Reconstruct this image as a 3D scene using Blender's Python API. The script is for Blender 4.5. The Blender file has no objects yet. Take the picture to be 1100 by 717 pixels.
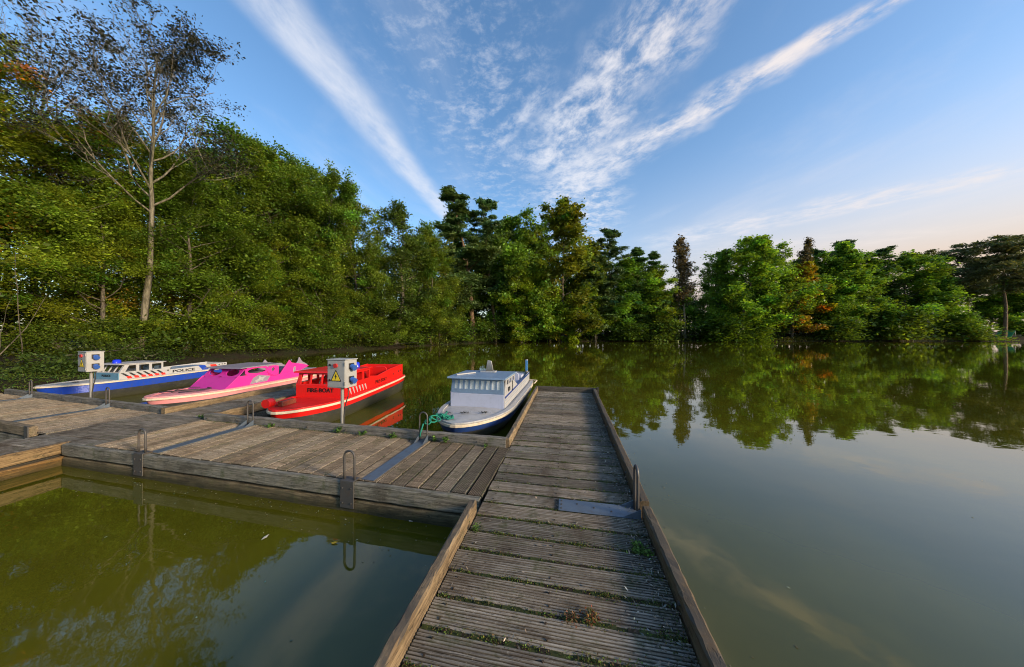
import bpy, math, random
import numpy as np
from math import sin, cos, pi, radians, sqrt, atan2
from mathutils import Vector, Matrix

S = bpy.context.scene
COL = S.collection
rnd = random.Random(7)
R = np.random.default_rng(11)

# ------------------------------------------------------------------ helpers
def tag(o, label=None, cat=None, group=None, kind=None):
    if label: o['label'] = label
    if cat: o['category'] = cat
    if group: o['group'] = group
    if kind: o['kind'] = kind
    return o

def empty(name, loc=(0, 0, 0), rz=0.0, parent=None):
    o = bpy.data.objects.new(name, None)
    COL.objects.link(o)
    o.empty_display_size = .2
    o.location = loc
    o.rotation_euler = (0, 0, rz)
    if parent: o.parent = parent
    return o

def copy_tree(o, parent=None):
    c = o.copy()
    COL.objects.link(c)
    if parent: c.parent = parent
    for ch in list(o.children):
        copy_tree(ch, c)
    return c

class MB:
    """collects geometry for ONE mesh"""
    def __init__(s):
        s.v = []; s.f = []; s.c = []
    def add(s, vs, fs, tint=(1, 1, 1)):
        n = len(s.v)
        s.v.extend([tuple(p) for p in vs])
        s.f.extend([tuple(i + n for i in f) for f in fs])
        s.c.extend([tint] * len(vs))
    def box(s, x0, x1, y0, y1, z0, z1, tint=(1, 1, 1)):
        vs = [(x0, y0, z0), (x1, y0, z0), (x1, y1, z0), (x0, y1, z0), (x0, y0, z1), (x1, y0, z1), (x1, y1, z1), (x0, y1, z1)]
        s.add(vs, [(0, 3, 2, 1), (4, 5, 6, 7), (0, 1, 5, 4), (1, 2, 6, 5), (2, 3, 7, 6), (3, 0, 4, 7)], tint)
    def tube(s, pts, rad, n=8, tint=(1, 1, 1), cap=True):
        P = [Vector(p) for p in pts]
        if not hasattr(rad, '__len__'): rad = [rad] * len(P)
        vs = []; fs = []
        prev = None
        for i, p in enumerate(P):
            d = (P[min(i + 1, len(P) - 1)] - P[max(i - 1, 0)])
            if d.length < 1e-9: d = Vector((0, 0, 1))
            d.normalize()
            if prev is None:
                a = Vector((0, 0, 1)) if abs(d.z) < .9 else Vector((1, 0, 0))
                e1 = d.cross(a).normalized()
            else:
                e1 = (prev - d * prev.dot(d)).normalized()
            prev = e1
            e2 = d.cross(e1)
            for k in range(n):
                t = 2 * pi * k / n
                vs.append(p + (e1 * cos(t) + e2 * sin(t)) * rad[i])
        for i in range(len(P) - 1):
            for k in range(n):
                a = i * n + k; b = i * n + (k + 1) % n
                fs.append((a, b, b + n, a + n))
        if cap:
            fs.append(tuple(range(n))[::-1]); fs.append(tuple((len(P) - 1) * n + k for k in range(n)))
        s.add(vs, fs, tint)
    def prism(s, poly, axis, a0, a1, tint=(1, 1, 1)):
        """poly in the two axes other than `axis`, extruded a0..a1"""
        n = len(poly); vs = []
        for a in (a0, a1):
            for p, q in poly:
                vs.append({'x': (a, p, q), 'y': (p, a, q), 'z': (p, q, a)}[axis])
        fs = [tuple(range(n))[::-1], tuple(range(n, 2 * n))]
        for i in range(n):
            j = (i + 1) % n
            fs.append((i, j, j + n, i + n))
        s.add(vs, fs, tint)
    def beam(s, p0, p1, w, h, seg=10, jit=.004, ch=.012, tint=(1, 1, 1), rng=rnd):
        """worn timber: chamfered section, wandering edges; p0,p1 = centre line"""
        p0 = Vector(p0); p1 = Vector(p1); d = (p1 - p0).normalized()
        side = Vector((d.y, -d.x, 0)).normalized(); up = Vector((0, 0, 1))
        w2 = w / 2; h2 = h / 2
        sec = [(-w2 + ch, -h2), (w2 - ch, -h2), (w2, -h2 + ch), (w2, h2 - ch), (w2 - ch, h2), (-w2 + ch, h2), (-w2, h2 - ch), (-w2, -h2 + ch)]
        vs = []; fs = []
        for i in range(seg + 1):
            c = p0.lerp(p1, i / seg)
            for a, b in sec:
                vs.append(c + side * (a + rng.uniform(-jit, jit)) + up * (b + rng.uniform(-jit, jit)))
        for i in range(seg):
            for k in range(8):
                a = i * 8 + k; b = i * 8 + (k + 1) % 8
                fs.append((a, b, b + 8, a + 8))
        fs.append(tuple(range(8))[::-1]); fs.append(tuple(seg * 8 + k for k in range(8)))
        s.add(vs, fs, tint)
    def build(s, name, mat, parent=None, smooth=False, bevel=0, loc=None):
        me = bpy.data.meshes.new(name)
        me.from_pydata(s.v, [], s.f)
        me.update()
        ca = me.color_attributes.new('tint', 'FLOAT_COLOR', 'POINT')
        arr = np.ones((len(s.v), 4), np.float32); arr[:, :3] = np.array(s.c, np.float32).reshape(-1, 3)
        ca.data.foreach_set('color', arr.ravel())
        # consistent outward normals
        import bmesh
        bm = bmesh.new(); bm.from_mesh(me)
        bmesh.ops.recalc_face_normals(bm, faces=bm.faces)
        bm.to_mesh(me); bm.free()
        if smooth: me.polygons.foreach_set('use_smooth', [True] * len(me.polygons))
        if mat: me.materials.append(mat)
        o = bpy.data.objects.new(name, me)
        COL.objects.link(o)
        if parent: o.parent = parent
        if loc: o.location = loc
        if bevel:
            b = o.modifiers.new('edge', 'BEVEL'); b.width = bevel; b.segments = 2; b.limit_method = 'ANGLE'; b.angle_limit = radians(40)
        return o

def np_mesh(name, V, F, C, mat, parent=None, smooth=False):
    """V (n,3), F (m,k) same k, C (n,3)"""
    me = bpy.data.meshes.new(name)
    n, m, k = len(V), len(F), F.shape[1]
    me.vertices.add(n); me.vertices.foreach_set('co', V.astype(np.float32).ravel())
    me.loops.add(m * k); me.loops.foreach_set('vertex_index', F.astype(np.int32).ravel())
    me.polygons.add(m); me.polygons.foreach_set('loop_start', np.arange(0, m * k, k, dtype=np.int32))
    if smooth: me.polygons.foreach_set('use_smooth', np.ones(m, bool))
    me.update(calc_edges=True)
    ca = me.color_attributes.new('tint', 'FLOAT_COLOR', 'POINT')
    arr = np.ones((n, 4), np.float32); arr[:, :3] = C
    ca.data.foreach_set('color', arr.ravel())
    if mat: me.materials.append(mat)
    o = bpy.data.objects.new(name, me)
    COL.objects.link(o)
    if parent: o.parent = parent
    return o

def text_mesh(name, body, size, mat, parent, loc, rot, bold=0.0, sx=1.0):
    cu = bpy.data.curves.new('tmp_text', 'FONT')
    cu.body = body; cu.size = size; cu.align_x = 'CENTER'; cu.align_y = 'CENTER'; cu.extrude = .002; cu.offset = bold
    to = bpy.data.objects.new('tmp_text', cu); COL.objects.link(to)
    dg = bpy.context.evaluated_depsgraph_get(); dg.update()
    me = bpy.data.meshes.new_from_object(to.evaluated_get(dg))
    bpy.data.objects.remove(to); bpy.data.curves.remove(cu)
    me.name = name
    me.materials.clear(); me.materials.append(mat)
    o = bpy.data.objects.new(name, me); COL.objects.link(o)
    o.parent = parent; o.location = loc; o.rotation_euler = rot; o.scale = (sx, 1, 1)
    return o

# ------------------------------------------------------------------ materials
class NT:
    def __init__(s, tree): s.t = tree
    def n(s, typ, ins=None, **props):
        nd = s.t.nodes.new(typ)
        for k, v in props.items(): setattr(nd, k, v)
        for k, v in (ins or {}).items(): s.set(nd.inputs[k], v)
        return nd
    def set(s, sock, v):
        if isinstance(v, bpy.types.NodeSocket): s.t.links.new(v, sock)
        elif isinstance(v, bpy.types.Node): s.t.links.new(v.outputs[0], sock)
        else: sock.default_value = v
    def math(s, op, a, b=0.0, c=0.0, clamp=False):
        nd = s.t.nodes.new('ShaderNodeMath'); nd.operation = op; nd.use_clamp = clamp
        s.set(nd.inputs[0], a); s.set(nd.inputs[1], b); s.set(nd.inputs[2], c)
        return nd.outputs[0]
    def mix(s, fac, a, b, mode='MIX'):
        nd = s.t.nodes.new('ShaderNodeMix'); nd.data_type = 'RGBA'; nd.blend_type = mode
        s.set(nd.inputs[0], fac); s.set(nd.inputs[6], a); s.set(nd.inputs[7], b)
        return nd.outputs[2]
    def ramp(s, fac, *stops):
        nd = s.t.nodes.new('ShaderNodeValToRGB')
        el = nd.color_ramp.elements
        while len(el) < len(stops): el.new(.5)
        for e, (p, c) in zip(el, stops):
            e.position = p; e.color = (c, c, c, 1) if not hasattr(c, '__len__') else (*c[:3], 1)
        s.set(nd.inputs[0], fac)
        return nd.outputs[0]
    def smooth(s, x, a, b):
        nd = s.t.nodes.new('ShaderNodeMapRange'); nd.interpolation_type = 'SMOOTHSTEP'
        s.set(nd.inputs[0], x); nd.inputs[1].default_value = a; nd.inputs[2].default_value = b
        nd.inputs[3].default_value = 0; nd.inputs[4].default_value = 1
        return nd.outputs[0]
    def noise(s, vec, scale, detail=4, rough=.55, dist=0.0):
        nd = s.n('ShaderNodeTexNoise', {'Scale': scale, 'Detail': detail, 'Roughness': rough, 'Distortion': dist})
        if vec is not None: s.set(nd.inputs['Vector'], vec)
        return nd.outputs[0]
    def mapping(s, vec, scale=(1, 1, 1), rot=(0, 0, 0), loc=(0, 0, 0)):
        nd = s.n('ShaderNodeMapping', {'Scale': scale, 'Rotation': rot, 'Location': loc}); s.set(nd.inputs[0], vec)
        return nd.outputs[0]

def c4(c): return (c[0], c[1], c[2], 1)

def new_mat(name):
    m = bpy.data.materials.new(name); m.use_nodes = True
    t = NT(m.node_tree); t.t.nodes.clear()
    out = t.n('ShaderNodeOutputMaterial')
    return m, t, out

def paint(name, col, rough=.45, dirt=.35, metallic=0.0, dirtcol=(.12, .11, .09), scale=6.0, spec=.5, bump=.05, grime=0.0):
    m, t, out = new_mat(name)
    tc = t.n('ShaderNodeTexCoord').outputs['Object']
    n1 = t.noise(tc, scale, 6, .65)
    n2 = t.noise(t.mapping(tc, (14, 14, 3)), scale * .5, 5, .6)
    d = t.math('MULTIPLY', t.smooth(n1, .45, .8), dirt)
    d2 = t.math('MULTIPLY', t.smooth(n2, .55, .78), dirt * .8)
    at = t.n('ShaderNodeAttribute', attribute_name='tint').outputs['Color']
    base = t.mix(1.0, c4(col), at, 'MULTIPLY')
    base = t.mix(t.math('MAXIMUM', d, d2), base, c4(dirtcol))
    if grime:   # scum line where the pond laps the hull
        zh = t.n('ShaderNodeSeparateXYZ', {0: tc}).outputs[2]
        gk = t.smooth(t.math('ADD', zh, t.math('MULTIPLY', t.math('SUBTRACT', n2, .5), .35)), .30, .04)
        base = t.mix(t.math('MULTIPLY', gk, grime), base, (.055, .055, .028, 1))
        streak_ = t.noise(t.mapping(tc, (26, 26, 1.2)), 1.0, 4, .6)
        base = t.mix(t.math('MULTIPLY', t.smooth(streak_, .56, .72), .38), base, c4(dirtcol))
    r = t.math('ADD', t.math('MULTIPLY', n1, .35), rough - .15)
    bp = t.n('ShaderNodeBump', {'Strength': bump, 'Distance': .02, 'Height': n2})
    b = t.n('ShaderNodeBsdfPrincipled', {'Base Color': base, 'Roughness': r, 'Metallic': metallic, 'Specular IOR Level': spec, 'Normal': bp})
    t.set(out.inputs[0], b.outputs[0])
    return m

def wood(name, c0, c1, green=0.15, grain=(2.5, 60, 60), stain=.5, axis_rot=0.0, greencol=(.06, .075, .02), top=None, topcol=(.07, .062, .052)):
    """weathered timber; grain runs along local x of the texture after axis_rot; top = share of dark weathering on upward faces"""
    m, t, out = new_mat(name)
    tc = t.n('ShaderNodeTexCoord').outputs['Object']
    mp = t.mapping(tc, grain, (0, 0, axis_rot))
    g = t.noise(mp, 1.0, 7, .65, .6)
    g2 = t.noise(t.mapping(tc, tuple(q * 2.7 for q in grain), (0, 0, axis_rot), (3, 5, 7)), 1.0, 4, .6)
    crack = t.noise(t.mapping(tc, (grain[0] * .6, grain[1] * .9, grain[2] * .9), (0, 0, axis_rot), (13, 2, 9)), 1.0, 2, .5, .8)
    big = t.noise(tc, 2.4, 6, .65)
    med = t.noise(t.mapping(tc, loc=(11, 3, 5)), 8.0, 6, .7)
    fine = t.noise(t.mapping(tc, loc=(1, 13, 5)), 55.0, 4, .7)
    base = t.mix(t.smooth(g, .32, .70), c4(c0), c4(c1))
    base = t.mix(t.math('MULTIPLY', t.smooth(g2, .50, .72), .35), base, c4([q * .35 for q in c0]))
    at = t.n('ShaderNodeAttribute', attribute_name='tint').outputs['Color']
    base = t.mix(1.0, base, at, 'MULTIPLY')
    base = t.mix(t.math('MULTIPLY', t.smooth(big, .48, .72), stain), base, c4([c0[0] * .42, c0[1] * .36, c0[2] * .30]))
    base = t.mix(t.math('MULTIPLY', t.smooth(med, .58, .74), stain * .9), base, c4([q * .28 for q in c0]))
    base = t.mix(t.math('MULTIPLY', t.smooth(fine, .60, .75), .5), base, c4([q * .4 for q in c0]))
    base = t.mix(t.math('MULTIPLY', t.smooth(fine, .42, .28), .35), base, c4([min(q * 1.35, .6) for q in c1]))
    ck = t.smooth(t.math('ABSOLUTE', t.math('SUBTRACT', crack, .5)), .018, .004)
    base = t.mix(t.math('MULTIPLY', ck, .75), base, (.02, .017, .013, 1))
    gm = t.math('MULTIPLY', t.smooth(med, .48, .70), t.math('MULTIPLY', green, t.smooth(big, .66, .40)))
    base = t.mix(gm, base, c4(greencol))
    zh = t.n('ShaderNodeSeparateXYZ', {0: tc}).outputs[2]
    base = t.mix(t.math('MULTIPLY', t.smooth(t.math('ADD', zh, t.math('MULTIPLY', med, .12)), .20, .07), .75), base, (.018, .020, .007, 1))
    if top:
        nz = t.n('ShaderNodeSeparateXYZ', {0: t.n('ShaderNodeNewGeometry').outputs['Normal']}).outputs[2]
        k = t.math('MULTIPLY', t.math('MULTIPLY', t.smooth(nz, .55, .9), t.smooth(med, .30, .55)), top)
        base = t.mix(k, base, c4(topcol))
    hgt = t.math('SUBTRACT', t.math('ADD', t.math('MULTIPLY', g, .7), t.math('ADD', t.math('MULTIPLY', g2, .5), t.math('MULTIPLY', fine, .3))), t.math('MULTIPLY', ck, .6))
    bp = t.n('ShaderNodeBump', {'Strength': .5, 'Distance': .005, 'Height': hgt})
    b = t.n('ShaderNodeBsdfPrincipled', {'Base Color': base, 'Roughness': .82, 'Specular IOR Level': .25, 'Normal': bp})
    t.set(out.inputs[0], b.outputs[0])
    return m

def leafmat(name, trans=.48, gloss=.45, warm=(1.25, 1.15, .45)):
    m, t, out = new_mat(name)
    at = t.n('ShaderNodeAttribute', attribute_name='tint').outputs['Color']
    oi = t.n('ShaderNodeObjectInfo').outputs['Color']
    base = t.mix(1.0, at, oi, 'MULTIPLY')
    p = t.n('ShaderNodeBsdfPrincipled', {'Base Color': base, 'Roughness': gloss, 'Specular IOR Level': .3})
    tr = t.n('ShaderNodeBsdfTranslucent', {'Color': t.mix(1.0, base, c4(warm), 'MULTIPLY')})
    mx = t.n('ShaderNodeMixShader', {0: trans, 1: p.outputs[0], 2: tr.outputs[0]})
    t.set(out.inputs[0], mx.outputs[0])
    return m

def bark(name, c0, c1):
    m, t, out = new_mat(name)
    tc = t.n('ShaderNodeTexCoord').outputs['Object']
    g = t.noise(t.mapping(tc, (9, 9, 1.6)), 1.5, 6, .65)
    n2 = t.noise(tc, .8, 4, .6)
    base = t.mix(t.smooth(g, .35, .68), c4(c0), c4(c1))
    base = t.mix(t.math('MULTIPLY', t.smooth(n2, .5, .7), .5), base, (.07, .085, .025, 1))
    bp = t.n('ShaderNodeBump', {'Strength': .6, 'Distance': .04, 'Height': g})
    b = t.n('ShaderNodeBsdfPrincipled', {'Base Color': base, 'Roughness': .9, 'Specular IOR Level': .15, 'Normal': bp})
    t.set(out.inputs[0], b.outputs[0])
    return m

def glassmat(name):
    m, t, out = new_mat(name)
    tc = t.n('ShaderNodeTexCoord').outputs['Object']
    n = t.noise(t.mapping(tc, (6, 6, 2.5)), 2.0, 5, .6)
    tr = t.n('ShaderNodeBsdfTransparent', {'Color': (.85, .88, .9, 1)})
    gl = t.n('ShaderNodeBsdfGlossy', {'Color': (.9, .9, .92, 1), 'Roughness': .06})
    df = t.n('ShaderNodeBsdfDiffuse', {'Color': (.85, .84, .80, 1)})
    a = t.n('ShaderNodeMixShader', {0: .22, 1: tr.outputs[0], 2: gl.outputs[0]})
    b = t.n('ShaderNodeMixShader', {0: t.math('ADD', t.math('MULTIPLY', t.smooth(n, .35, .65), .5), .35), 1: a.outputs[0], 2: df.outputs[0]})  # whitish diffuse mixed in unevenly to make the panes paler
    t.set(out.inputs[0], b.outputs[0])
    return m

M = {}
M['deck'] = wood('weathered_deck', (.14, .115, .088), (.335, .295, .24), green=.5, stain=.8)
M['deck_side'] = wood('weathered_deck_along', (.14, .11, .078), (.32, .26, .19), green=.45, stain=.55, axis_rot=pi / 2)
M['curb'] = wood('grey_curb_timber', (.10, .093, .08), (.25, .225, .19), green=.5, grain=(3, 45, 45), stain=.6)
M['curb_y'] = wood('brown_curb_timber', (.15, .105, .06), (.33, .245, .145), green=.35, grain=(45, 3, 45), stain=.6, top=.8)
M['fascia'] = wood('damp_fascia_timber', (.085, .08, .062), (.25, .23, .185), green=.6, grain=(3, 40, 50), stain=.65)
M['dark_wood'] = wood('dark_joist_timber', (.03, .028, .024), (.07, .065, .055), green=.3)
M['steel'] = paint('galvanised_steel', (.12, .155, .20), .42, .65, .45, (.11, .09, .075), 9)
M['old_steel'] = paint('dark_rusty_steel', (.10, .095, .09), .55, .7, .55, (.12, .06, .03), 14)
M['post_steel'] = paint('grey_post_steel', (.30, .29, .27), .4, .35, .4, (.2, .17, .13), 7)
M['box_grey'] = paint('grey_enclosure_paint', (.34, .34, .325), .4, .45, 0, (.25, .23, .2), 5)
M['blue_plastic'] = paint('blue_socket_plastic', (.03, .10, .36), .35, .25)
M['black'] = paint('black_paint', (.012, .012, .014), .5, .25)
M['yellow'] = paint('yellow_sign_vinyl', (.80, .58, .03), .4, .2)
M['red_plastic'] = paint('red_button_plastic', (.5, .03, .03), .4, .2)
M['red'] = paint('fire_red_paint', (.62, .010, .008), .34, .25, 0, (.25, .02, .015), 5, grime=.8)
M['pink'] = paint('hot_pink_paint', (.80, .03, .27), .32, .22, 0, (.4, .06, .2), 5)
M['magenta'] = paint('magenta_paint', (.50, .018, .26), .32, .25, 0, (.25, .05, .2), 5)
M['pale_pink'] = paint('pale_pink_paint', (.70, .27, .28), .4, .5, 0, (.42, .24, .22), 7, grime=.8)
M['silver'] = paint('silver_grey_paint', (.27, .23, .28), .35, .3, .1, (.2, .17, .18), 6)
M['white'] = paint('boat_white_paint', (.39, .385, .385), .4, .7, 0, (.26, .245, .21), 7, grime=.7)
M['lavender'] = paint('pale_grey_blue_paint', (.47, .49, .60), .4, .35, 0, (.25, .25, .27), 5)
M['slate'] = paint('slate_blue_paint', (.17, .25, .36), .38, .35, 0, (.09, .10, .11), 6)
M['teal'] = paint('teal_blue_paint', (.10, .23, .33), .4, .35, 0, (.07, .1, .11), 6)
M['blue'] = paint('royal_blue_paint', (.01, .05, .36), .34, .4, 0, (.05, .06, .09), 6, grime=.8)
M['navy_hull'] = paint('navy_hull_paint', (.012, .045, .20), .34, .5, 0, (.07, .07, .06), 5, grime=.8)
M['navy'] = paint('navy_stripe_paint', (.015, .04, .20), .4, .2)
M['hull_dark'] = paint('dark_hull_paint', (.035, .036, .036), .4, .6, 0, (.10, .095, .07), 5, grime=.7)
M['strake'] = paint('cream_rubbing_strake', (.60, .50, .36), .5, .5, 0, (.26, .19, .11), 9)
M['strip_red'] = paint('red_stripe_vinyl', (.70, .03, .02), .35, .15)
M['maroon'] = paint('faded_maroon_lettering', (.22, .008, .006), .4, .3)
M['beacon'] = paint('blue_beacon_plastic', (.01, .03, .6), .15, .05)
M['rope'] = paint('green_rope', (.006, .19, .125), .8, .3, 0, (.02, .13, .08), 30)
M['hose'] = paint('black_rubber', (.02, .02, .02), .6, .3)
M['canvas'] = paint('green_canvas', (.02, .22, .08), .7, .35, 0, (.02, .08, .03), 2)
M['flag'] = paint('blue_white_flag', (.05, .25, .5), .7, .2)
M['glass'] = glassmat('pale_glass')
M['leaf'] = leafmat('broad_leaves')
M['needle'] = leafmat('pine_needles', .32, .5, (1.1, 1.1, .5))
M['moss'] = leafmat('moss_and_weeds', .25, .7)
M['litter'] = leafmat('dry_litter', .1, .8, (1, 1, 1))
M['bark'] = bark('grey_brown_bark', (.05, .042, .032), (.17, .145, .11))
M['bark_pine'] = bark('pine_bark', (.07, .045, .03), (.24, .16, .10))
M['bark_pale'] = bark('pale_bark', (.085, .075, .05), (.24, .21, .15))

# ------------------------------------------------------------------ camera
F_PX, HOR, CZ = 310.0, 357.0, 1.95
cam = bpy.data.cameras.new('camera'); co = bpy.data.objects.new('camera', cam); COL.objects.link(co)
cam.sensor_width = 36; cam.lens = 36 * F_PX / 1100; cam.clip_start = .05; cam.clip_end = 5000
cam.shift_y = -1.5 / 1100
co.location = (0, 0, CZ); co.rotation_euler = (pi / 2, 0, 0)
S.camera = co

# ------------------------------------------------------------------ sky, sun
SUN_AZ, SUN_EL = radians(116), radians(17)      # azimuth clockwise from +Y
wd = bpy.data.worlds.new('World'); S.world = wd; wd.use_nodes = True
t = NT(wd.node_tree); t.t.nodes.clear()
wout = t.n('ShaderNodeOutputWorld'); bg = t.n('ShaderNodeBackground')
t.set(wout.inputs[0], bg.outputs[0])
sky = t.n('ShaderNodeTexSky', sky_type='NISHITA', sun_disc=False, sun_elevation=SUN_EL, sun_rotation=SUN_AZ,
          altitude=50, air_density=1.0, dust_density=.9, ozone_density=1.7)
tc = t.n('ShaderNodeTexCoord').outputs['Generated']
sep = t.n('ShaderNodeSeparateXYZ', {0: tc})
X, Y, Z = sep.outputs
zc = t.math('MAXIMUM', Z, .03)
PX = t.math('DIVIDE', X, zc); PY = t.math('DIVIDE', Y, zc)
P = t.n('ShaderNodeCombineXYZ', {0: PX, 1: PY, 2: 0.0}).outputs[0]
WARP = (t.noise(P, 3.0, 3, .55), t.noise(t.mapping(P, loc=(7, 3, 0)), 3.3, 3, .55))
def streak(p0, p1, w0, w1, fade, nscale, seed, lo, hi, strength, stretch=6.0, warp=.12):
    """a band of cloud in the plane of the high cloud layer between p0 and p1"""
    dx, dy = p1[0] - p0[0], p1[1] - p0[1]; L = sqrt(dx * dx + dy * dy); dx /= L; dy /= L
    rx = t.math('SUBTRACT', PX, p0[0]); ry = t.math('SUBTRACT', PY, p0[1])
    al = t.math('ADD', t.math('MULTIPLY', rx, dx), t.math('MULTIPLY', ry, dy))
    ac = t.math('SUBTRACT', t.math('MULTIPLY', rx, -dy), t.math('MULTIPLY', ry, -dx))
    wn = WARP[0] if int(seed) % 2 else WARP[1]
    ac2 = t.math('ADD', ac, t.math('MULTIPLY', t.math('SUBTRACT', wn, .5), warp))
    tt = t.math('DIVIDE', al, L, clamp=True)
    wid = t.math('ADD', t.math('MULTIPLY', tt, w1 - w0), w0)
    q = t.math('DIVIDE', t.math('ABSOLUTE', ac2), wid)
    across = t.math('SUBTRACT', 1.0, t.smooth(q, .15, 1.0))
    a0 = t.smooth(al, -fade, fade); a1 = t.math('SUBTRACT', 1.0, t.smooth(al, L - fade, L + fade))
    cv = t.n('ShaderNodeCombineXYZ', {0: t.math('DIVIDE', al, stretch), 1: ac, 2: seed}).outputs[0]
    nz = t.noise(cv, nscale, 7, .66, .18)
    m = t.math('MULTIPLY', t.math('MULTIPLY', across, t.math('MULTIPLY', a0, a1)), t.smooth(nz, lo, hi))
    return t.math('MULTIPLY', m, strength)
bands = [
    streak((-.88, -.6), (-.53, 2.75), .17, .11, .05, 8, 3.1, -.02, .80, .90, 2.2, .07),       # the broad contrail
    streak((1.18, .82), (.38, 1.95), .06, .32, .12, 9, 8.3, .30, .68, 1.0, 1.5, .24),       # long plume, upper right
    streak((.62, .50), (.20, 1.80), .17, .36, .16, 10, 12.9, .36, .70, .95, 1.3, .34),
    streak((.36, 1.65), (.70, 3.2), .36, .62, .35, 9, 15.2, .38, .68, .95, .9, .34),
    streak((.36, 1.10), (.18, 1.36), .08, .05, .08, 11, 17.7, .34, .66, .8, 1.3, .12),
    streak((.16, 1.15), (-.14, 1.65), .05, .10, .1, 12, 19.4, .38, .7, .6, 1.4, .18),
    streak((-.25, .6), (.02, 2.4), .42, .52, .4, 12, 22.4, .44, .80, .55, .8, .35),
    streak((1.6, 3.3), (3.15, 1.75), .62, .26, .25, 5, 27.0, .30, .78, .80, 1.2, .4),          # low bank of cloud to the right
    streak((2.2, 3.6), (4.4, 3.0), .5, .5, .5, 4, 31.0, .34, .80, .55, 1.8, .4),
]
inv = 1.0
for b in bands:
    inv = t.math('MULTIPLY', inv, t.math('SUBTRACT', 1.0, b, clamp=True))
veil = t.math('MULTIPLY', t.smooth(t.noise(t.mapping(P, (1, .5, 1), (0, 0, .6)), 1.6, 6, .6, .6), .48, .8), .22)
cl = t.math('SUBTRACT', 1.0, t.math('MULTIPLY', inv, t.math('SUBTRACT', 1.0, veil)))
cl = t.math('MULTIPLY', cl, t.smooth(Z, .06, .22))
# cloud light: warmer and brighter towards the sun
sd = (sin(SUN_AZ) * cos(SUN_EL), cos(SUN_AZ) * cos(SUN_EL), sin(SUN_EL))
dot = t.n('ShaderNodeVectorMath', {0: tc, 1: sd}, operation='DOT_PRODUCT').outputs['Value']
warm = t.smooth(dot, -.2, .95)
ccol = t.mix(warm, (2.35, 2.42, 2.65, 1), (2.9, 2.4, 2.05, 1))
hs = t.n('ShaderNodeHueSaturation', {'Saturation': 1.16, 'Value': .76, 'Color': sky.outputs[0]})
# the air low in the sky: pale all round, peach on the side where the sun went down
low = t.math('SUBTRACT', 1.0, t.smooth(Z, .0, .30))
low2 = t.math('SUBTRACT', 1.0, t.smooth(Z, .02, .50))
ghd = t.n('ShaderNodeVectorMath', {0: t.n('ShaderNodeCombineXYZ', {0: X, 1: Y, 2: 0.0}), 1: (sin(radians(74)), cos(radians(74)), 0)}, operation='DOT_PRODUCT').outputs['Value']
side = t.smooth(ghd, .15, 1.0)
pale = t.mix(side, (1.55, 1.55, 1.85, 1), (2.35, 1.82, 1.42, 1))
lowk = t.math('ADD', t.math('MULTIPLY', low, .36), t.math('MULTIPLY', t.math('MULTIPLY', low2, side), .95), clamp=True)
skc = t.mix(lowk, hs.outputs[0], pale)
wide = t.math('MULTIPLY', t.math('MULTIPLY', side, t.math('SUBTRACT', 1.0, t.smooth(Z, .1, .75))), .12)
skc = t.mix(wide, skc, (1.9, 1.8, 1.85, 1))
t.set(bg.inputs[0], t.mix(t.math('MULTIPLY', cl, .9), skc, ccol))
bg.inputs[1].default_value = .15

sl = bpy.data.lights.new('sun', 'SUN'); so = bpy.data.objects.new('sun', sl); COL.objects.link(so)
sl.energy = 2.3; sl.angle = radians(9); sl.color = (1.0, .80, .55)
so.rotation_euler = Vector(sd).to_track_quat('Z', 'Y').to_euler()
so.location = (60, 20, 40)
S.view_settings.view_transform = 'Standard'; S.view_settings.look = 'None'
S.view_settings.exposure = 1.3; S.view_settings.gamma = 1
S.cycles.max_bounces = 5; S.cycles.diffuse_bounces = 2; S.cycles.glossy_bounces = 3; S.cycles.transmission_bounces = 3; S.cycles.transparent_max_bounces = 6
S.cycles.caustics_reflective = False; S.cycles.caustics_refractive = False
S.cycles.pixel_filter_type = 'BLACKMAN_HARRIS'; S.cycles.filter_width = 1.05
S.cycles.use_adaptive_sampling = True; S.cycles.adaptive_threshold = .02

# ------------------------------------------------------------------ ground and water
SHORE = [(-14.6, -60), (-14.6, 2), (-14.3, 7.5), (-15.2, 9.4), (-15.0, 11.5), (-17.2, 13.5), (-19.4, 16), (-20.3, 20), (-19.8, 25), (-18.3, 29), (-16.2, 33),
         (-13, 40.3), (-8.5, 49), (-1, 57), (8, 60), (18, 61.5), (40, 62.5), (62, 62), (84, 63), (107, 62), (150, 58), (175, 20), (175, -60)]
def sdist(px, py):
    """distance to the shore, negative in the pond"""
    A = np.array(SHORE, float); n = len(A)
    d = np.full(px.shape, 1e9); inside = np.zeros(px.shape, bool)
    for i in range(n):
        a = A[i]; b = A[(i + 1) % n]; e = b - a
        tt = np.clip(((px - a[0]) * e[0] + (py - a[1]) * e[1]) / (e @ e), 0, 1)
        d = np.minimum(d, np.hypot(px - a[0] - tt * e[0], py - a[1] - tt * e[1]))
        c = ((a[1] > py) != (b[1] > py)) & (px < (b[0] - a[0]) * (py - a[1]) / (b[1] - a[1] + 1e-12) + a[0])
        inside ^= c
    return np.where(inside, -d, d)
def vnoise(x, y, s, seed=0):
    x = x / s; y = y / s
    return (np.sin(x * 1.7 + seed) * np.cos(y * 1.3 + seed * 2.1) + .5 * np.sin(x * 3.9 + y * 2.2 + seed) + .3 * np.sin(x * 7.1 - y * 6.3 + seed * .7)) / 1.8
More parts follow.
